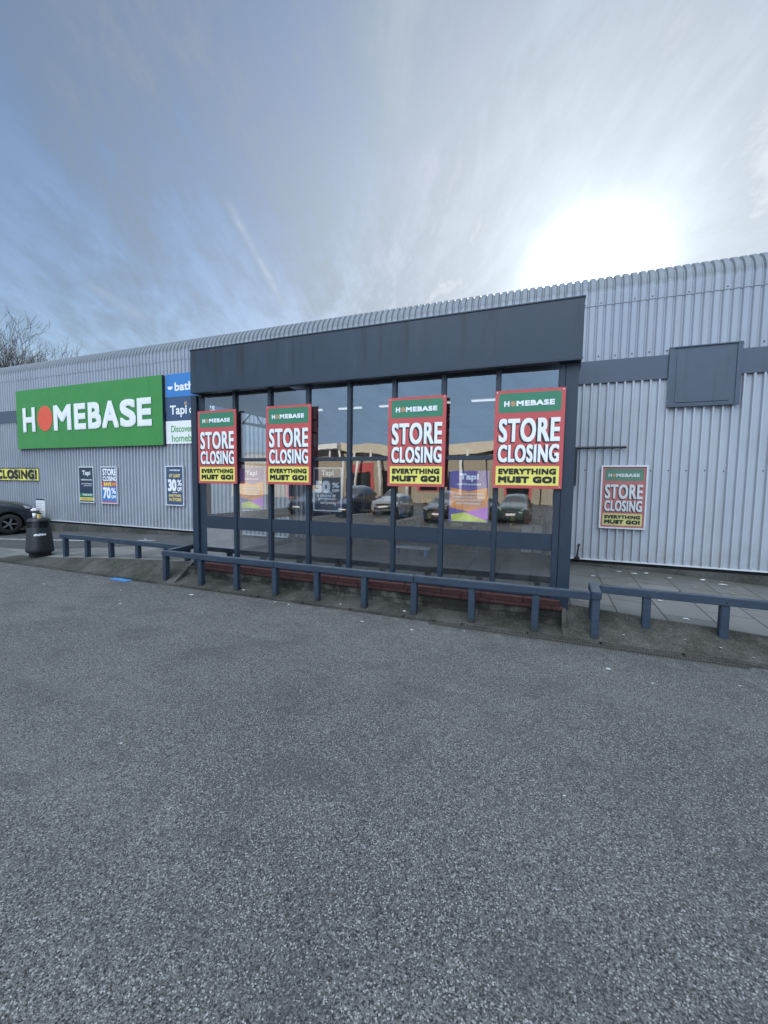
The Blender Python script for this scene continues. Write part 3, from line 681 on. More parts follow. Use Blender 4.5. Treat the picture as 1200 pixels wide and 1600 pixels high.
# ------------------------------------------------------------------ timber barriers
rpost = random.Random(9)
def barrier(name, label, rails, posts, group=None):
    t = thing(name, rails[0][0], label, 'barrier', group); t['_w'] = tuple(rails[0][0])
    for a, b in rails:
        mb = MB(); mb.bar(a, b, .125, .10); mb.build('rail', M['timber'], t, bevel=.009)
    for x, y, z0, z1 in posts:
        lx, ly, tw = rpost.uniform(-.012, .012), rpost.uniform(-.006, .006), rpost.uniform(-.06, .06)
        mb = MB(); mb.box(x - .048, x + .048, y, y + .10, z0, z1)
        mb.v = [(x + (vx - x) * math.cos(tw) - (vy - y - .05) * math.sin(tw) + lx * (z1 - vz), y + .05 + (vx - x) * math.sin(tw) + (vy - y - .05) * math.cos(tw) + ly * (z1 - vz), vz) for vx, vy, vz in mb.v]
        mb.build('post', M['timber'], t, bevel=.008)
        zb = z1 + .048
        MB().tube([(x + .004, y - .006, zb), (x + .004, y - .017, zb)], .011, 8).build('bolt', M['steel'], t)
    return t
fx = [-7.13, -6.2, -5.33, -4.46, -3.6, -2.70, -1.85, -.956, -.064, .69]
rails = []; xs_ = [-7.19, -4.46, -1.85, .62]
for a, b in zip(xs_, xs_[1:]): rails.append(((a + .002, 6.07, .615), (b - .002, 6.07, .612 if b < .5 else .625)))
rails += [((-7.125, 6.135, .628), (-7.125, 6.74, .665)), ((.69, 6.005, .640), (.69, 6.46, .675))]
barrier('timber_barrier', 'longest low blue grey timber rail, running along the front of the glazed porch', rails,
        [(x, 6.02, .0, .563) for x in fx[:-1]] + [(.69, 6.02, 0, .588), (-7.13, 6.56, .2, .61), (.69, 6.30, .2, .62)])
barrier('timber_barrier', 'short low timber rail beside the black litter bin', [((-11.36, 6.62, .655), (-9.2, 6.62, .65)), ((-9.198, 6.62, .65), (-7.20, 6.62, .638))],
        [(-11.2, 6.565, .05, .603), (-10.37, 6.565, .1, .60), (-9.53, 6.565, .1, .60), (-8.63, 6.565, .15, .595), (-7.75, 6.565, .2, .59)])
barrier('timber_barrier', 'low timber rail at the right in front of the red framed closing poster', [((.765, 6.36, .668), (2.62, 6.36, .655)), ((2.622, 6.36, .655), (5.2, 6.36, .63)), ((5.202, 6.36, .63), (7.4, 6.36, .60))],
        [(1.33, 6.305, .1, .612), (2.18, 6.305, .1, .606), (3.05, 6.305, .1, .60), (3.95, 6.305, .05, .59), (4.85, 6.305, 0, .582), (5.75, 6.305, 0, .57), (6.65, 6.305, 0, .56)])

# ------------------------------------------------------------------ STORE CLOSING boards
PW, PH = .957, 1.425
def closing_board(x, y, z, label, group=None, framed=False, w=PW, h=PH):
    fd = '_faded' if framed else ''  # framed copy uses the colours with cover glare painted in
    t = thing('closing_board' if not framed else 'framed_poster', (x, y, z), label, 'poster', group); t['_w'] = (x, y, z)
    X = lambda u: x + u * w
    Z = lambda v: z + (1 - v) * h
    MB().box(x, x + w, y, y + .022, z, z + h).build('board', M['red' + fd], t, bevel=.002)
    mb = MB(); plate(mb, X(.055), X(.945), Z(.228), Z(.030), y, .0015, .03 * w); mb.build('header_panel', M['pgreen' + fd], t)
    mb = MB(); plate(mb, X(.045), X(.955), Z(.968), Z(.772), y, .0015); mb.build('footer_panel', M['yellow' + fd], t)
    sh = LB(); bold = .012 * w
    put_text(sh, 'STORE', X(.050), X(.930), Z(.542), Z(.294), y - .0005, bold * 1.6, 1.10, step=.00001)
    put_text(sh, 'CLOSING', X(.050), X(.930), Z(.748), Z(.560), y - .0005, bold * 1.4, 1.10, step=.00001)
    sh.build('letter_shadow', M['ink'], t, fix=False)
    mb = LB()
    put_text(mb, 'STORE', X(.068), X(.945), Z(.528), Z(.287), y - .002, bold * .95, 1.10)
    put_text(mb, 'CLOSING', X(.068), X(.945), Z(.735), Z(.553), y - .002, bold * .80, 1.10)
    put_text(mb, 'H', X(.135), X(.215), Z(.166), Z(.110), y - .003, .0068 * w, 1.0); put_text(mb, 'MEBASE', X(.315), X(.855), Z(.166), Z(.110), y - .003, .0068 * w, 1.10)
    mb.build('lettering', M['letw' + fd], t, fix=False)
    mb = LB()
    put_text(mb, 'EVERYTHING', X(.085), X(.915), Z(.857), Z(.797), y - .003, .0072 * w, 1.09)
    put_text(mb, 'MUST GO!', X(.085), X(.915), Z(.945), Z(.876), y - .003, .0102 * w, 1.10)
    mb.build('lettering', M['ink'], t, fix=False)
    mb = MB(); n = 20; cx, cz, rx, rz = X(.265), Z(.138), .038 * w, .0285 * h
    mb.mesh([(cx + rx * math.cos(2 * math.pi * i / n), y - .0035, cz + rz * math.sin(2 * math.pi * i / n)) for i in range(n)], [tuple(range(n))]); mb.build('round_dot', M['brown'], t, fix=False)
    if not framed:
        for u, v in ((.03, .02), (.97, .02), (.03, .98), (.97, .98)):
            MB().tube([(X(u), y + .001, Z(v)), (X(u), y - .005, Z(v))], .010, 10).build('screw', M['chrome'], t)
    if framed:
        f = .032; mb = MB()
        mb.box(x - f, x + w + f, y - .02, y + .03, z - f, z - .001); mb.box(x - f, x + w + f, y - .02, y + .03, z + h + .001, z + h + f)
        mb.box(x - f, x - .001, y - .02, y + .03, z - .001, z + h + .001); mb.box(x + w + .001, x + w + f, y - .02, y + .03, z - .001, z + h + .001)
        mb.build('frame', M['alu'], t, bevel=.004)
    return t
b0 = closing_board(-6.507, 6.345, 2.042, 'red store closing board leftmost on the porch, beside its left corner column', 'store closing boards on the porch')
for x, lab in ((-4.850, 'red store closing board between the purple window poster and the 50% off window poster'),
               (-2.433, 'red store closing board just left of the large orange window poster'),
               (-.743, 'red store closing board rightmost on the porch, by its right corner column')):
    c = copy_tree(b0); c.location = (x, 6.338, 2.048); c['label'] = lab; c.rotation_euler = (.004 * math.sin(x * 9), .006 * math.sin(x * 5), .005 * math.cos(x * 7))
closing_board(1.115, YP - .075, 1.24, 'red store closing poster in an aluminium frame on the ribbed wall', None, True, .785, 1.255)

# framed wall posters
def frame_poster(x, z, w, h, label, bg):
    y = YP - .075
    t = thing('framed_poster', (x, y, z), label, 'poster'); t['_w'] = (x, y, z)
    f = .04; mb = MB()
    mb.box(x - f, x + w + f, y - .02, y + .03, z - f, z - .001); mb.box(x - f, x + w + f, y - .02, y + .03, z + h + .001, z + h + f)
    mb.box(x - f, x - .001, y - .02, y + .03, z - .001, z + h + .001); mb.box(x + w + .001, x + w + f, y - .02, y + .03, z - .001, z + h + .001)
    mb.build('frame', M['alu'], t, bevel=.004)
    MB().box(x, x + w, y, y + .015, z, z + h).build('sheet', bg, t)
    return t, y, (lambda u: x + u * w), (lambda v: z + (1 - v) * h)
t, y, X, Z = frame_poster(-15.55, 1.285, .735, 1.21, 'dark navy carpet poster with green and yellow strips, second framed poster right of the bin', M['navyposter'])
mb = LB(); put_text(mb, 'Tapi', X(.22), X(.80), Z(.26), Z(.085), y - .001, .006); put_text(mb, 'CARPETS & FLOORS', X(.1), X(.9), Z(.375), Z(.335), y - .001, .003); put_text(mb, 'NOW OPEN INSTORE', X(.14), X(.9), Z(.485), Z(.46), y - .001, .003); put_text(mb, 'COME IN TODAY', X(.3), X(.9), Z(.54), Z(.52), y - .001, .003)
mb.build('lettering', M['letw'], t, fix=False)
mb = MB(); plate(mb, X(0.005), X(.995), Z(.85), Z(.745), y, .001); mb.build('green_strip', M['pgreen'], t)
mb = MB(); plate(mb, X(0.005), X(.995), Z(.96), Z(.875), y, .001); mb.build('yellow_strip', M['yellow'], t)
mb = LB(); put_text(mb, 'THIS WAY', X(.2), X(.9), Z(.825), Z(.77), y - .002, .004); mb.build('lettering', M['letw'], t, fix=False)
mb = LB(); put_text(mb, 'MANAGERS OFFERS', X(.1), X(.9), Z(.935), Z(.90), y - .002, .003); mb.build('lettering', M['red'], t, fix=False)
t, y, X, Z = frame_poster(-14.37, 1.285, .74, 1.21, 'store closing poster reading save up to 70% off in a pale frame', M['postblue'])
mb = MB(); plate(mb, X(.005), X(.995), Z(.40), Z(.005), y, .001); mb.build('upper_panel', M['slate'], t)
mb = MB(); plate(mb, X(.005), X(.995), Z(.54), Z(.405), y, .001); mb.build('red_strip', M['red'], t); mb = MB(); plate(mb, X(.005), X(.995), Z(.995), Z(.955), y, .001); mb.build('foot_strip', M['red'], t)
mb = LB(); put_text(mb, 'STORE', X(.06), X(.985), Z(.225), Z(.03), y - .002, .012, 1.05); put_text(mb, 'CLOSING', X(.06), X(.985), Z(.385), Z(.245), y - .002, .009, 1.05)
put_text(mb, '70', X(.06), X(.58), Z(.885), Z(.565), y - .002, .018); put_text(mb, '%', X(.62), X(.94), Z(.74), Z(.58), y - .002, .008); put_text(mb, 'OFF', X(.62), X(.94), Z(.88), Z(.785), y - .002, .008)
mb.build('lettering', M['letw'], t, fix=False)
mb = LB(); put_text(mb, 'SAVE', X(.13), X(.64), Z(.525), Z(.42), y - .002, .009); put_text(mb, 'UP TO', X(.70), X(.93), Z(.51), Z(.445), y - .002, .004); mb.build('lettering', M['yellow'], t, fix=False)
t, y, X, Z = frame_poster(-11.31, 1.315, .69, 1.195, 'navy poster reading at least 30% off everything in store, under the carpet sign panels', M['slate'])
mb = LB(); put_text(mb, 'HOMEBASE', X(.18), X(.83), Z(.105), Z(.065), y - .001, .004, 1.06)
put_text(mb, '30', X(.07), X(.60), Z(.645), Z(.325), y - .001, .020); put_text(mb, '%', X(.65), X(.93), Z(.50), Z(.335), y - .001, .007); put_text(mb, 'OFF', X(.65), X(.93), Z(.645), Z(.53), y - .001, .008)
plate(mb, X(.34), X(.65), Z(.685), Z(.67), y, .001); mb.build('lettering', M['letw'], t, fix=False)
mb = LB(); put_text(mb, 'AT LEAST', X(.14), X(.86), Z(.275), Z(.185), y - .001, .007, 1.05); put_text(mb, 'EVERYTHING', X(.12), X(.88), Z(.795), Z(.725), y - .001, .006, 1.05); put_text(mb, 'IN STORE!', X(.13), X(.88), Z(.91), Z(.82), y - .001, .007, 1.05); mb.build('lettering', M['cream'], t, fix=False)

# yellow banner, notice
t = thing('banner', (-20.2, YP - .06, 1.98), 'yellow cloth banner with black outlined closing lettering on the ribbed wall', 'banner')
mb = MB(); mb.mesh([(-22.6 + 4.72 * i / 24, YP - .055 - .012 * math.sin(i * 1.1), 1.985 + .50 * j + .012 * math.sin(i * .7) * (1 - j)) for j in (0, 1) for i in range(25)] + [(-22.6 + 4.72 * i / 24, YP - .05 - .012 * math.sin(i * 1.1), 1.985 + .50 * j) for j in (0, 1) for i in range(25)],
        [(i, i + 1, 26 + i, 25 + i) for i in range(24)] + [(50 + i, 75 + i, 76 + i, 51 + i) for i in range(24)]); mb.build('cloth', M['yellow'], t, fix=False)
mb = LB(); put_text(mb, 'STORE CLOSING!', -22.5, -18.02, 2.06, 2.42, YP - .072, .022, 1.12); mb.build('lettering', M['ink'], t, fix=False)
mb = MB(); mb.box(-22.6, -17.88, YP - .071, YP - .069, 2.46, 2.487); mb.box(-22.6, -17.88, YP - .071, YP - .069, 1.985, 2.01); mb.box(-17.91, -17.88, YP - .071, YP - .069, 2.01, 2.46); mb.build('border', M['ink'], t)
t = thing('notice', (-17.9, YP - .06, .62), 'small white notice of lines of text on the wall behind the bin', 'notice')
MB().box(-18.15, -17.63, YP - .062, YP - .045, .62, 1.34).build('sheet', M['white'], t, bevel=.003)
mb = MB(); mb.box(-18.15, -17.63, YP - .064, YP - .0622, 1.26, 1.335); mb.build('title_strip', M['navyposter'], t)
mb = MB()
for i in range(9): mb.box(-18.1, -17.68 - .05 * (i % 3), YP - .0635, YP - .0622, 1.19 - i * .06, 1.20 - i * .06)
mb.build('text_lines', M['slate'], t)

# ------------------------------------------------------------------ big wall signs
t = thing('store_sign', (-15.1, 9.72, 3.2), 'large green store sign with white capital letters and a coral red dot', 'sign')
MB().box(-18.93, -11.325, 9.645, 9.645 + .145, 3.204, 5.385).build('sign_box', [M['sgreen']], t, bevel=.004)
o = bpy.data.objects['sign_box']; o.data.materials.append(M['navy'])
for p in o.data.polygons:
    if p.normal.y > -.9: p.material_index = 1
mb = LB()
for ch, a, b in (('H', -18.52, -17.76), ('M', -16.70, -15.71), ('E', -15.56, -14.93), ('B', -14.83, -14.15), ('A', -14.12, -13.30), ('S', -13.24, -12.49), ('E', -12.44, -11.78)):
    put_text(mb, ch, a, b, 3.825, 4.725, 9.635, .052, step=.0008)
mb.build('letter', M['letw'], t, fix=False)
mb = MB(); n = 40
mb.mesh([(-17.21 + .43 * math.cos(2 * math.pi * i / n), 9.636, 4.29 + .455 * math.sin(2 * math.pi * i / n)) for i in range(n)] + [(-17.21 + .43 * math.cos(2 * math.pi * i / n), 9.646, 4.29 + .455 * math.sin(2 * math.pi * i / n)) for i in range(n)], [tuple(range(n))] + [(i, (i + 1) % n, n + (i + 1) % n, n + i) for i in range(n)])
mb.build('coral_dot', M['coral'], t)
yS = 9.735
t = thing('sign_panel', (-10.1, yS, 4.695), 'blue bathroom brand panel at the top of the wall panels beside the big green sign', 'sign', 'stacked brand panels')
MB().box(-11.27, -8.95, yS, yS + .02, 4.695, 5.40).build('panel', M['blue'], t)
mb = LB(); put_text(mb, 'bathstore', -10.895, -9.15, 4.87, 5.13, yS - .001, .012); 
n = 12; mb.mesh([(-11.085 + .11 * math.cos(math.pi + math.pi * i / n), yS - .001, 5.02 + .10 * math.sin(math.pi + math.pi * i / n)) for i in range(n + 1)], [tuple(range(n + 1))]); mb.build('lettering', M['letw'], t, fix=False)
t = thing('sign_panel', (-10.1, yS, 3.95), 'dark slate carpet brand panel, middle one of the stack beside the green sign', 'sign', 'stacked brand panels')
MB().box(-11.28, -8.95, yS, yS + .02, 3.955, 4.69).build('panel', M['slate'], t)
mb = LB(); put_text(mb, 'Tapi', -11.11, -10.41, 4.06, 4.43, yS - .001, .010); put_text(mb, 'carpets', -10.31, -9.30, 4.085, 4.36, yS - .001, .006); mb.build('lettering', M['letw'], t, fix=False)
mb = MB(); mb.mesh([(-10.455 + .055 * math.cos(2 * math.pi * i / 16), yS - .002, 4.475 + .06 * math.sin(2 * math.pi * i / 16)) for i in range(16)], [tuple(range(16))]); mb.build('round_dot', M['brown'], t, fix=False)
t = thing('sign_panel', (-10.1, yS, 3.24), 'white panel with green discover lettering, lowest of the stacked panels', 'sign', 'stacked brand panels')
MB().box(-11.30, -8.95, yS, yS + .02, 3.24, 3.95).build('panel', M['white'], t)
mb = LB(); put_text(mb, 'Discover more', -11.08, -9.6, 3.60, 3.81, yS - .001, .004); put_text(mb, 'homebase.co.uk', -11.06, -9.1, 3.30, 3.53, yS - .001, .004); mb.build('lettering', M['greentxt'], t, fix=False)

# grey blanking box, wall pipes
t = thing('vent_box', (2.75, YP - .08, 3.68), 'square blue grey blanked vent panel on the right hand wall band', 'vent')
MB().box(2.185, 3.315, YP - .075, YP - .0525, 3.69, 4.80).build('case', M['band'], t, bevel=.006)
mb = MB(); mb.box(2.17, 3.33, YP - .098, YP - .05, 4.80, 4.825); mb.box(2.17, 3.33, YP - .098, YP - .05, 3.665, 3.69); mb.box(2.17, 2.25, YP - .095, YP - .076, 3.69, 4.80); mb.box(3.25, 3.33, YP - .095, YP - .076, 3.69, 4.80); mb.build('frame', M['band'], t, bevel=.004)
MB().box(2.30, 3.17, YP - .088, YP - .0755, 3.75, 4.70).build('panel', M['band'], t, bevel=.005)
t = thing('conduit', (1.0, YP - .07, 2.1), 'thin dark conduit bent along the ribbed wall beside the porch', 'pipe')
mb = MB(); mb.tube([(1.52, YP - .075, 2.90), (.585, YP - .075, 2.90)], .026, 8); mb.tube([(.575, YP - .065, 2.915), (.575, YP - .065, 2.13)], .036, 8); mb.build('pipe', M['steel'], t, smooth=False)
mb = MB(); mb.box(.545, .605, YP - .10, YP - .04, 2.09, 2.14); mb.build('end_cap', M['black'], t)
t = thing('outside_tap', (.70, YP - .07, .5), 'small black standpipe stub at the foot of the ribbed wall', 'tap')
mb = MB(); mb.tube([(.70, YP - .07, .52), (.705, YP - .07, .66), (.72, YP - .075, .80)], [.03, .016, .014], 8); mb.build('pipe', M['black'], t)
mb = MB(); mb.box(.64, .75, YP - .12, YP - .05, .50, .56); mb.build('valve', M['black'], t, bevel=.01)
mb = MB(); mb.box(.70, .745, YP - .10, YP - .055, .79, .845); mb.build('tap_handle', M['black'], t, bevel=.008)

# ------------------------------------------------------------------ posters inside the glass
def window_poster(x, z, w, h, label, kind, rot=0):
    y = 6.475
    t = thing('window_poster', (x, y, z), label, 'poster'); t['_w'] = (x, y, z)
    X = lambda u: x + u * w
    Z = lambda v: z + (1 - v) * h
    if kind == 'navy':
        MB().box(x, x + w, y, y + .004, z, z + h).build('sheet', M['postgrey'], t)
        mb = LB(); f = .022
        mb.box(x, x + w, y - .002, y - .0005, z, z + f); mb.box(x, x + w, y - .002, y - .0005, z + h - f, z + h); mb.box(x, x + f, y - .002, y - .0005, z + f, z + h - f); mb.box(x + w - f, x + w, y - .002, y - .0005, z + f, z + h - f)
        put_text(mb, 'Tapi', X(.28), X(.72), Z(.22), Z(.06), y - .001, .005); put_text(mb, '50', X(.06), X(.60), Z(.58), Z(.30), y - .001, .017); put_text(mb, '%', X(.66), X(.92), Z(.46), Z(.34), y - .001, .006); put_text(mb, 'OFF', X(.66), X(.92), Z(.56), Z(.49), y - .001, .005)
        put_text(mb, 'a choice of', X(.14), X(.80), Z(.67), Z(.61), y - .001, .003); put_text(mb, 'gorgeous', X(.18), X(.78), Z(.76), Z(.69), y - .001, .003); put_text(mb, 'carpets', X(.25), X(.75), Z(.85), Z(.775), y - .001, .003)
        mb.build('lettering', M['letw'], t, fix=False)
        return
    MB().box(x, x + w, y, y + .004, z, z + h).build('sheet', M['purple'], t)
    q = lambda pts, dy: [(X(u), y - dy, Z(v)) for u, v in pts]
    mb = MB(); mb.mesh(q([(.03, .33), (.5, .40), (.97, .33), (.985, .74), (.55, .80), (.02, .72)], .0008), [(0, 1, 2, 3, 4, 5)]); mb.build('orange_shape', M['orange'], t, fix=False)
    mb = MB(); mb.mesh(q([(.35, .82), (.97, .69), (.985, .93), (.6, .95)], .0012), [(0, 1, 2, 3)]); mb.build('magenta_shape', M['magenta'], t, fix=False)
    mb = MB(); mb.mesh(q([(.06, .86), (.40, .81), (.97, .96), (.96, .985), (.08, .985)], .0016), [(0, 1, 2, 3, 4)]); mb.build('lime_shape', M['lime'], t, fix=False)
    mb = LB(); put_text(mb, 'Tapi', X(.26), X(.74), Z(.21), Z(.06), y - .002, .006 * w / .6); put_text(mb, 'CARPETS & FLOORS', X(.2), X(.8), Z(.285), Z(.25), y - .002, .002)
    for i, (s, u0, u1) in enumerate((('WE ARE NOW OPEN INSIDE', .12, .88), ('THE BIGGEST RANGE OF CARPET', .10, .90), ('COME AND TALK TO US TODAY', .16, .84), ('FREE HOME MEASURING', .2, .8))):
        put_text(mb, s, X(u0), X(u1), Z(.47 + i * .062), Z(.435 + i * .062), y - .002, .0015)
    mb.build('lettering', M['letw'], t, fix=False)
window_poster(-5.585, 1.56, .565, .79, 'small purple and orange carpet poster inside the second pane from the left', 'tapi')
window_poster(-3.92, 1.575, .575, .785, 'navy 50% off carpets poster with a white border inside the glass', 'navy')
window_poster(-1.425, 1.50, .62, .81, 'large purple and orange carpet poster between the two right hand closing boards', 'tapi')

# low stock inside the porch: crates with lettering, a white box, a slatted bench
for i, (x, w_) in enumerate(((-6.35, .62), (-5.24, .42), (-4.62, .50), (-2.36, .40), (-.83, .32))):
    t = thing('display_crate', (x, 10.9, .39), 'brown display crate with pale lettering standing inside the shop behind the glass', 'crate', 'display crates inside the shop'); t['_w'] = (x, 10.9, .39)
    MB().box(x, x + w_, 10.9, 11.3, .392, 1.12).build('case', M['brownbox'], t, bevel=.01)
    mb = LB(); put_text(mb, 'HOMEBASE', x + .05, x + w_ - .05, .98, 1.06, 10.898, .004); mb.build('lettering', M['cream'], t, fix=False)
    mb = MB(); mb.box(x - .012, x + w_ + .012, 10.885, 11.31, 1.121, 1.145); mb.build('rim', M['brownbox'], t)
rsh = random.Random(31)
stock = [M['white'], M['yellow'], M['pgreen'], M['coral'], M['brownbox'], M['postblue']]
for i, x in enumerate((-7.6, -5.6, -3.7, -2.0, -.3)):
    y = 12.4 + .5 * (i % 2)
    t = thing('shelf_unit', (x, y, .392), 'low shop shelf unit of mixed boxes seen dimly behind the porch glass', 'shelf unit', 'stocked shelf units inside the shop')
    for sx_ in (-.68, .68): MB().box(x + sx_ - .02, x + sx_ + .02, y, y + .4, .393, 1.75).build('upright', M['psteel'], t)
    for z in (.55, .98, 1.41):
        MB().box(x - .659, x + .659, y, y + .4, z, z + .025).build('shelf', M['psteel'], t)
        xx = x - .62
        while xx < x + .5:
            w_ = rsh.uniform(.12, .26); MB().box(xx, xx + w_, y + .02, y + .3, z + .026, z + .026 + rsh.uniform(.14, .34)).build('stock_box', rsh.choice(stock), t); xx += w_ + rsh.uniform(.01, .07)
t = thing('carton', (-.2, 10.9, .39), 'plain white carton on the shop floor near the right corner column', 'box')
MB().box(-.52, .04, 10.9, 11.2, .392, 1.08).build('case', M['white'], t, bevel=.008)
mb = MB(); mb.box(-.26, -.22, 10.897, 10.9, .4, 1.07); mb.build('tape', M['brownbox'], t)
t = thing('bench', (-2.9, 9.2, .39), 'low blue bench with a pale slatted top inside the porch', 'bench')
for i in range(3): MB().box(-3.35, -2.45, 9.05 + i * .11, 9.14 + i * .11, .575, .60).build('slat', M['alu'], t, bevel=.004)
for x in (-3.3, -2.55): MB().box(x, x + .06, 9.08, 9.34, .392, .573).build('leg', M['blue'], t, bevel=.004)

# ------------------------------------------------------------------ litter bin with rubbish left on top
BX, BY = -12.15, 6.56
BZ = G(BX, BY) + .004
bn = thing('litter_bin', (BX, BY, BZ), 'black tapered plastic litter bin with a torn white label and cups left on its lid', 'litter bin'); bn['_w'] = (BX, BY, BZ)
mb = MB(); mb.lathe([(0, BZ), (.20, BZ), (.21, BZ + .03), (.21, BZ + .085), (.255, BZ + .105), (.272, BZ + .14), (.272, BZ + .20), (.264, BZ + .24), (.232, BZ + .73), (.226, BZ + .75)], BX, BY, 44, 2.8); mb.build('body', M['black'], bn, smooth=True)
mb = MB()
for a in (45, 135, 225, 315): 
    a0, a1 = R(a - 19), R(a + 19); n = 6
    vs = []
    for zz_, r in ((BZ + .748, .226), (BZ + .91, .213)):
        for rr in (r, r - .035):
            for i in range(n + 1):
                an = a0 + (a1 - a0) * i / n; c, s = math.cos(an), math.sin(an); tt = (abs(c) ** 2.8 + abs(s) ** 2.8) ** (-1 / 2.8)
                vs.append((BX + rr * tt * c, BY + rr * tt * s, zz_))
    m_ = n + 1; fs = []
    for i in range(n): fs += [(i, i + 1, 2 * m_ + i + 1, 2 * m_ + i), (m_ + i + 1, m_ + i, 3 * m_ + i, 3 * m_ + i + 1)]
    fs += [(0, m_, 3 * m_, 2 * m_), (n, m_ + n, 3 * m_ + n, 2 * m_ + n)]
    mb.mesh(vs, fs)
mb.build('pillar', M['black'], bn, smooth=False)
mb = MB(); mb.lathe([(.185, BZ + .70), (.18, BZ + .92)], BX, BY, 24, 2.8); mb.build('liner', M['dark'], bn, smooth=True)
mb = MB(); mb.lathe([(.226, BZ + .905), (.222, BZ + .93), (.212, BZ + .96), (.18, BZ + .985), (0, BZ + .99)], BX, BY, 44, 2.8); mb.build('lid', M['black'], bn, smooth=True)
mb = MB(); n = 16; pts = []
rl = random.Random(4)
aim = math.atan2(-BY, -BX)
for i in range(n + 1):
    an = aim + R(-24 + 56 * i / n); c, s = math.cos(an), math.sin(an); tt = (abs(c) ** 2.8 + abs(s) ** 2.8) ** (-1 / 2.8)
    r0 = .264 + (.232 - .264) * ((.55 - .24) / .49) + .004
    pts.append(((BX + r0 * tt * c, BY + r0 * tt * s), .555 + rl.uniform(-.012, .004), .60 + rl.uniform(-.008, .016)))
mb.mesh([(p[0][0], p[0][1], BZ + p[1]) for p in pts] + [(p[0][0], p[0][1], BZ + p[2]) for p in pts], [(i, i + 1, n + 2 + i, n + 1 + i) for i in range(n)]); mb.build('torn_label', M['white'], bn)
cx, cy = BX + .02, BY - .10
t = thing('paper_cup', (cx, cy, BZ + .99), 'white paper cup with a dark lid on top of the litter bin', 'cup')
MB().lathe([(0, BZ + .991), (.034, BZ + .991), (.045, BZ + 1.13), (.0, BZ + 1.13)], cx, cy, 16).build('cup', M['white'], t, smooth=True)
mb = MB(); mb.lathe([(.048, BZ + 1.128), (.05, BZ + 1.15), (.043, BZ + 1.165), (0, BZ + 1.166)], cx, cy, 16); mb.build('lid', M['black'], t, smooth=True)
t = thing('crumpled_tissue', (cx, cy, BZ + 1.166), 'crumpled white tissue balanced on the paper cup lid', 'tissue')
mb = MB(); mb.lathe([(0, BZ + 1.167), (.05, BZ + 1.172), (.07, BZ + 1.20), (.05, BZ + 1.235), (.02, BZ + 1.24), (0, BZ + 1.24)], cx, cy, 9)
mb.v = [(x + rl.uniform(-.012, .012), y + rl.uniform(-.012, .012), z + (rl.uniform(-.008, .008) if z > BZ + 1.175 else 0)) for x, y, z in mb.v]; mb.build('tissue', M['white'], t)
cx, cy = BX + .115, BY - .05
t = thing('drink_can', (cx, cy, BZ + .985), 'small yellow drink carton on the litter bin lid beside the cup', 'drink')
MB().box(cx - .035, cx + .035, cy - .03, cy + .03, BZ + .986, BZ + 1.10).build('carton', M['cream'], t, bevel=.006)
MB().box(cx - .04, cx + .04, cy - .035, cy + .035, BZ + 1.101, BZ + 1.13).build('cap', M['black'], t, bevel=.006)

# ------------------------------------------------------------------ cars
def paint(name, col):
    mt, kk, b = mat(name); b.inputs['Base Color'].default_value = (*col, 1); b.inputs['Roughness'].default_value = .3; b.inputs['Metallic'].default_value = .35
    b.inputs['Coat Weight'].default_value = .7; b.inputs['Coat Roughness'].default_value = .06
    co = kk.new('ShaderNodeTexCoord').outputs['Object']; kk.put(b.inputs['Roughness'], kk.ramp(kk.noise(co, 5, 5, .7), .3, .7, .24, .42)); return mt
ST = [(-2.20, .36, .86, .70, .98, .56), (-2.08, .26, .96, .82, 1.16, .64), (-1.72, .21, 1.00, .89, 1.50, .63), (-1.15, .20, 1.01, .91, 1.62, .63), (-.2, .20, 1.00, .91, 1.65, .64),
      (.42, .20, .99, .91, 1.55, .62), (.98, .20, .985, .905, 1.10, .76), (1.5, .20, .96, .89, 1.05, .72), (1.95, .22, .87, .84, .95, .64), (2.16, .28, .74, .74, .80, .56), (2.22, .36, .62, .66, .68, .5)]
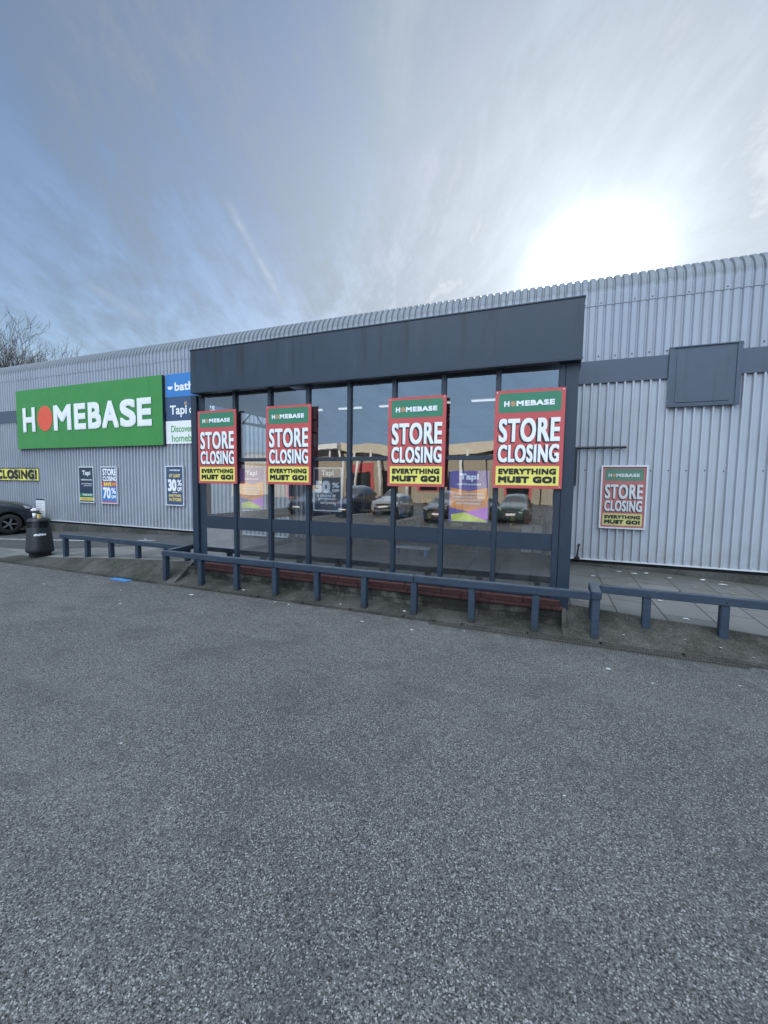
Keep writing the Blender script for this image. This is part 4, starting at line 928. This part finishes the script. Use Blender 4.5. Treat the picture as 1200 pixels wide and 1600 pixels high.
def car(loc, rot, label, pm, zs=1.0, group=None):
    t = thing('parked_car', loc, label, 'car', group); t.rotation_euler = (0, 0, rot); t['_w'] = (0, 0, 0)
    mb = MB(); ring = []
    for x, zb, zs_, hw, zr, hr in ST:
        ring.append([(0, zb), (hw * .86, zb), (hw * .985, zb + .12), (hw, .58), (hw * .965, zs_), (hr, zr - .05), (hr * .72, zr + .005), (0, zr + .025)])
    vs = []
    for (x, *_), rg in zip(ST, ring):
        full = [(x, y, z * zs) for y, z in rg] + [(x, -y, z * zs) for y, z in reversed(rg[1:-1])]
        vs += full
    n = 14; fs = []; mis = []
    for i in range(len(ST) - 1):
        for j in range(n):
            fs.append((i * n + j, i * n + (j + 1) % n, (i + 1) * n + (j + 1) % n, (i + 1) * n + j))
            side = j in (4, 9); top = j in (5, 6, 7, 8)
            mis.append(1 if (side and 1 <= i <= 5) or (top and i in (1, 5)) else 0)
    fs += [tuple(reversed(range(n))), tuple((len(ST) - 1) * n + j for j in range(n))]; mis += [0, 0]
    mb.v, mb.f, mb.mi = vs, fs, mis
    o = mb.build('body', [pm, M['cglass']], t, smooth=True)
    sm = o.modifiers.new('smooth', 'SUBSURF'); sm.levels = sm.render_levels = 2
    cut = []
    for x in (-1.32, 1.36):
        cb = MB(); cb.tube([(x, -1.3, .36), (x, 1.3, .36)], .405, 28); c = cb.build('arch_cutter', M['dark']); cut.append(c)
        bo = o.modifiers.new('arch', 'BOOLEAN'); bo.object = c; bo.operation = 'DIFFERENCE'; bo.solver = 'FAST'; c.parent = t
        c.matrix_parent_inverse = Matrix.Identity(4)
    bpy.context.view_layer.update()
    dg = bpy.context.evaluated_depsgraph_get(); me = bpy.data.meshes.new_from_object(o.evaluated_get(dg))
    o.modifiers.clear(); o.data = me
    for c in cut: bpy.data.objects.remove(c)
    for x in (-1.32, 1.36):
        for s in (-1, 1):
            wt = MB(); yo = s * .86
            prof = [(.20, -.09), (.325, -.10), (.345, -.07), (.348, .07), (.325, .10), (.20, .09)]
            vs = []; n = 28
            for r, dy in prof: vs += [(x + r * math.cos(2 * math.pi * j / n), yo - s * .09 + dy, .348 + r * math.sin(2 * math.pi * j / n)) for j in range(n)]
            wt.mesh(vs, [(i * n + j, i * n + (j + 1) % n, (i + 1) * n + (j + 1) % n, (i + 1) * n + j) for i in range(5) for j in range(n)])
            wo = wt.build('wheel', M['tyre'], t, smooth=True)
            rm = MB(); yf = yo + s * .0
            for j in range(5):
                a = 2 * math.pi * j / 5; rm.bar((x + .04 * math.cos(a), yf - s * .02, .348 + .04 * math.sin(a)), (x + .235 * math.cos(a), yf - s * .025, .348 + .235 * math.sin(a)), .055, .02, (0, 1, 0))
            rm.tube([(x, yf - s * .06, .348), (x, yf + s * .0, .348)], .055, 12)
            rm.tube([(x + .232 * math.cos(2 * math.pi * j / 24), yf - s * .01, .348 + .232 * math.sin(2 * math.pi * j / 24)) for j in range(25)], .012, 6, False)
            rm.build('rim', M['rim'], wo)
        MB().box(x - .38, x + .38, -.60, .60, .15, .72).build('arch_liner', M['dark'], t)
    for s in (-1, 1):
        mb = MB(); P = [(1.84, .845, .83), (2.165, .60, .70), (2.175, .56, .79), (1.80, .80, .93)]
        mb.mesh([(x, s * y, z * zs) for x, y, z in P] + [(x - .06, s * (y - .06), z * zs) for x, y, z in P], [(0, 1, 2, 3), (4, 5, 6, 7), (0, 1, 5, 4), (1, 2, 6, 5), (2, 3, 7, 6), (3, 0, 4, 7)]); mb.build('headlight', M['lamp'], t, bevel=.01)
        mb = MB(); mb.box(-2.17, -2.02, s * .80 - .05, s * .80 + .05, .85 * zs, .98 * zs); mb.build('tail_light', M['tail'], t, bevel=.02)
        mb = MB(); mb.box(.78, .92, s * .98 - .09, s * .98 + .09, 1.02 * zs, 1.16 * zs); mb.build('wing_mirror', pm, t, bevel=.03)
        mb = MB(); mb.box(-.95, 1.0, s * .905 - .015, s * .905 + .015, .22 * zs, .30 * zs); mb.build('sill_trim', M['black'], t, bevel=.008)
    mb = MB(); mb.box(2.16, 2.245, -.50, .50, .38 * zs, .54 * zs); mb.box(2.14, 2.238, -.42, .42, .62 * zs, .72 * zs); mb.build('grille', M['black'], t, bevel=.012)
    mb = MB(); mb.box(2.245, 2.255, -.26, .26, .50 * zs, .60 * zs); mb.build('number_plate', M['white'], t)
    return t
car((-18.7, 7.56, .135), R(68), 'dark grey car nosing out at the left edge beyond the litter bin', paint('dark grey paint', (.022, .026, .034)), 1.06)
OPP = 'cars parked across the car park'
cols = [('black hatchback', (.012, .012, .014)), ('dark blue hatchback', (.02, .035, .08)), ('silver car', (.38, .39, .40)), ('black saloon', (.015, .015, .016)), ('dark green estate', (.02, .05, .035)), ('white car', (.62, .62, .62))]
for i, (x, (nm, cl_)) in enumerate(zip((-15.2, -12.0, -9.2, -5.6, -2.0, 1.4), cols)):
    car((x, -11.6 - .3 * (i % 3), 0), R(90 + (i * 37 % 5) - 2), '%s in the parked row mirrored in the porch glass' % nm, paint(nm + ' paint', cl_), (1.0, 1.04, .98, .95, 1.02, 1.05)[i], OPP)
mb = MB()
for i in range(14): mb.box(-20 + i * 3.0 - .05, -20 + i * 3.0 + .05, -14.5, -9.6, .002, .006)
struct(mb.build('bay_marking', M['roadw']))

# ------------------------------------------------------------------ shops across the car park (seen mirrored in the glass)
t = thing('retail_terrace', (-12, -37, 0), 'sunlit buff brick shops with a curved canopy across the car park', 'building')
mb = MB(); mb.box(-46, 22, -52, -37.0, 0, 6.1); mb.build('wall', M['beige'], t)
mb = MB(); mb.box(-46.2, 22.2, -52.2, -36.8, 6.1, 6.45); mb.build('parapet', M['psteel'], t)
mb = MB(); n = 40
top, bot = [], []
for i in range(n + 1):
    u = i / n; x = -24.6 + 19.0 * u; bow = math.sin(math.pi * u)
    y = -36.4 + 1.4 * bow
    zt = 7.3 - .45 * bow; zb_ = 6.3 - .85 * bow
    top.append((x, y, zt)); bot.append((x, y, zb_))
vs = top + bot + [(x, -37.0, z) for x, y, z in top] + [(x, -37.0, z) for x, y, z in bot]; q = n + 1; fs = []
for i in range(n): fs += [(i, i + 1, q + i + 1, q + i), (i, i + 1, 2 * q + i + 1, 2 * q + i), (q + i, q + i + 1, 3 * q + i + 1, 3 * q + i)]
mb.mesh(vs, fs); mb.build('canopy', plain('cream canopy sheet', (.62, .56, .45), .6, 0, .08, 1), t)
for x in (-25.9, -24.4, -22.9, -20.2, -15.9, -9.2): MB().tube([(x, -35.6, 0), (x, -35.6, 6.2)], .16, 12).build('canopy_post', M['white'], t, smooth=True)
mb = MB(); mb.box(-30.5, -24.4, -37.2, -34.9, 6.35, 7.05); mb.build('side_canopy', M['white'], t)
for x0, x1, z0, z1 in ((-24.7, -21.4, .1, 4.0), (-14.9, -12.0, 1.6, 4.1), (-5.6, -2.4, .1, 4.0), (-35.5, -31.5, .1, 4.0)):
    s_ = MB().box(x0, x1, -37.0, -36.9, z0, z1).build('shopfront', M['red'], t)
    MB().box(x0 + .3, x1 - .3, -36.9, -36.86, z0 + .1, z1 - 1.1).build('shop_window', M['cglass'], s_)
for x0, x1 in ((-30, -26.8), (-20.5, -17.4), (-10.8, -7.6), (.2, 4.0)):
    MB().box(x0, x1, -36.99, -36.9, .1, 3.2).build('window', M['cglass'], t)
for x in (-19.0, -16.3, -11.5, -6.6, -1.2, 5.0): MB().tube([(x, -36.9, 0), (x, -36.9, 6.0)], .07, 8).build('downpipe', M['black'], t)

# ------------------------------------------------------------------ bare trees
def bare_tree(x, y, h, seed, label, spread=.5):
    rt = random.Random(seed)
    t = thing('bare_tree', (x, y, 0), label, 'tree', 'bare trees beyond the shed roof'); t['_w'] = (x, y, 0)
    tr = MB(); tw = MB()
    def grow(p, d, ln, r, lev):
        segs = 4 if lev < 3 else 3; pts = [p]; rad = [r]; q = Vector(p)
        for i in range(segs):
            d = (d + Vector((rt.uniform(-1, 1), rt.uniform(-1, 1), rt.uniform(-.3, .9))) * (.13 + .03 * lev)).normalized()
            q = q + d * (ln / segs); pts.append(tuple(q)); rad.append(r * (1 - .42 * (i + 1) / segs))
        (tr if lev < 2 else tw).tube(pts, rad, 7 if lev < 2 else (4 if lev < 4 else 3), lev < 2)
        if lev >= 6: return
        k_ = {0: 4, 1: 5, 2: 4, 3: 4, 4: 3, 5: 2}[lev]
        for i in range(k_):
            u = rt.uniform(.35, 1.0) if i else 1.0
            j = min(segs, max(1, int(round(u * segs)))); b = Vector(pts[j])
            ax = Vector((rt.uniform(-1, 1), rt.uniform(-1, 1), rt.uniform(-.2, .5))).normalized()
            nd = (d * (1.0 if i else 1.5) + ax * (spread + .25 * (lev > 1))).normalized()
            if nd.z < -.1: nd.z = .05
            grow(tuple(b), nd, ln * rt.uniform(.58, .78), max(.013, rad[j] * rt.uniform(.5, .72)), lev + 1)
    grow((x, y, -.1), Vector((rt.uniform(-.05, .05), rt.uniform(-.05, .05), 1)), h * .36, h * .020, 0)
    tr.build('trunk', M['bark'], t, smooth=True); tw.build('crown', M['bark'], t, fix=False, smooth=True)
bare_tree(-51.4, 24, 17.6, 1, 'tallest bare tree at the left edge of the picture behind the shed')
bare_tree(-49.2, 25, 17.8, 2, 'bare tree second from the left behind the shed roof')
bare_tree(-48.0, 26, 17.0, 5, 'bare tree third from the left with a slender crown over the roof line')
bare_tree(-45.2, 25, 14.6, 8, 'shortest bare tree of the group, nearest the porch side')

# ------------------------------------------------------------------ drain, litter
t = thing('channel_drain', (.5, 5.9, .0), 'narrow slotted iron drain along the kerb foot', 'drain')
MB().box(-1.55, 2.3, 5.835, 5.921, -.02, .003).build('trough', M['dark'], t)
mb = MB(); x = -1.55
while x < 2.3: mb.bar((x, 5.838, .006), (x + .006, 5.918, .006), .011, .008); x += .030
mb.box(-1.55, 2.3, 5.826, 5.836, 0, .010); mb.box(-1.55, 2.3, 5.914, 5.924, 0, .010); mb.build('grating', M['grate'], t)
t = MB().mesh([(-8.46, 5.80, .006), (-7.93, 5.76, .006), (-7.90, 5.915, .008), (-8.44, 5.92, .010), (-8.46, 5.80, .012), (-7.93, 5.76, .011), (-7.90, 5.915, .014), (-8.44, 5.92, .016)], [(0, 1, 2, 3), (4, 5, 6, 7), (0, 1, 5, 4), (1, 2, 6, 5), (2, 3, 7, 6), (3, 0, 4, 7)]).build('blue_card', M['bluetile'])
tag(t, 'flat bright blue card lying against the kerb left of the porch', 'card')
rs = random.Random(21)
def scrap(x, y, z, s, label, group, mt='litterw'):
    n = rs.randint(5, 7); a0 = rs.uniform(0, 6)
    ring = [(x + s * rs.uniform(.55, 1.1) * math.cos(a0 + 2 * math.pi * i / n), y + s * rs.uniform(.4, .8) * math.sin(a0 + 2 * math.pi * i / n), z + rs.uniform(.002, .012)) for i in range(n)]
    o = MB().mesh(ring + [(x, y, z + s * rs.uniform(.1, .45))], [(i, (i + 1) % n, n) for i in range(n)]).build('paper_scrap', M[mt], fix=False)
    tag(o, label, 'litter', group)
LA = 'scrap of white litter lying on the open asphalt'
for x, y, s in ((-5.95, 5.59, .06), (-4.31, 5.84, .03), (-4.0, 5.81, .028), (-2.5, 5.53, .04), (-3.06, 2.15, .02), (.75, 5.2, .035), (1.55, 5.55, .02), (-1.7, 5.5, .03), (-6.6, 4.7, .03), (-9.2, 5.0, .035), (-2.2, 3.4, .014), (.2, 2.9, .012), (-1.0, 5.75, .018), (1.15, 5.0, .02), (2.0, 5.3, .02), (-7.4, 5.3, .03), (-3.6, 4.4, .018), (-5.0, 4.9, .02)): scrap(x, y, .001, s, LA, 'litter on the asphalt')
LB = 'scrap of white litter on the mossy concrete bank below the rails'
for x, y, z, s in ((-5.2, 6.10, .055, .035), (-3.15, 6.07, .04, .03), (-2.9, 6.08, .04, .018), (-2.02, 6.12, .05, .045), (-1.95, 6.22, .06, .02), (-1.35, 6.16, .05, .03), (-.35, 6.22, .05, .04), (1.05, 6.15, .12, .02), (1.3, 6.05, .06, .025), (1.75, 6.2, .14, .02), (2.1, 6.15, .11, .025), (2.4, 6.06, .07, .02), (-4.7, 6.15, .07, .018)): scrap(x, y, z, s, LB, 'litter on the bank')
LC = 'scrap of white litter on the paving slabs by the wall'
for x, y, s in ((.92, 8.7, .05), (1.45, 9.4, .07), (1.72, 9.35, .09), (1.95, 9.5, .05), (2.9, 9.5, .06), (3.15, 9.3, .09), (1.74, 7.5, .05), (1.88, 6.7, .05), (2.3, 9.3, .05), (-11.3, 8.9, .06), (-9.6, 9.3, .04), (2.6, 8.2, .03)): scrap(x, y, G(x, y) + .004, s, LC, 'litter on the slabs')
LD = 'small brown dead leaf on the paving slabs right of the porch'
for i in range(10): scrap(rs.uniform(.8, 3.4), rs.uniform(8.0, 9.5), G(1.5, 8.7) - .02 * (i % 3), rs.uniform(.02, .035), LD, 'dead leaves on the slabs', 'leafc')

for o in list(bpy.data.objects):
    if '_w' in o: del o['_w']
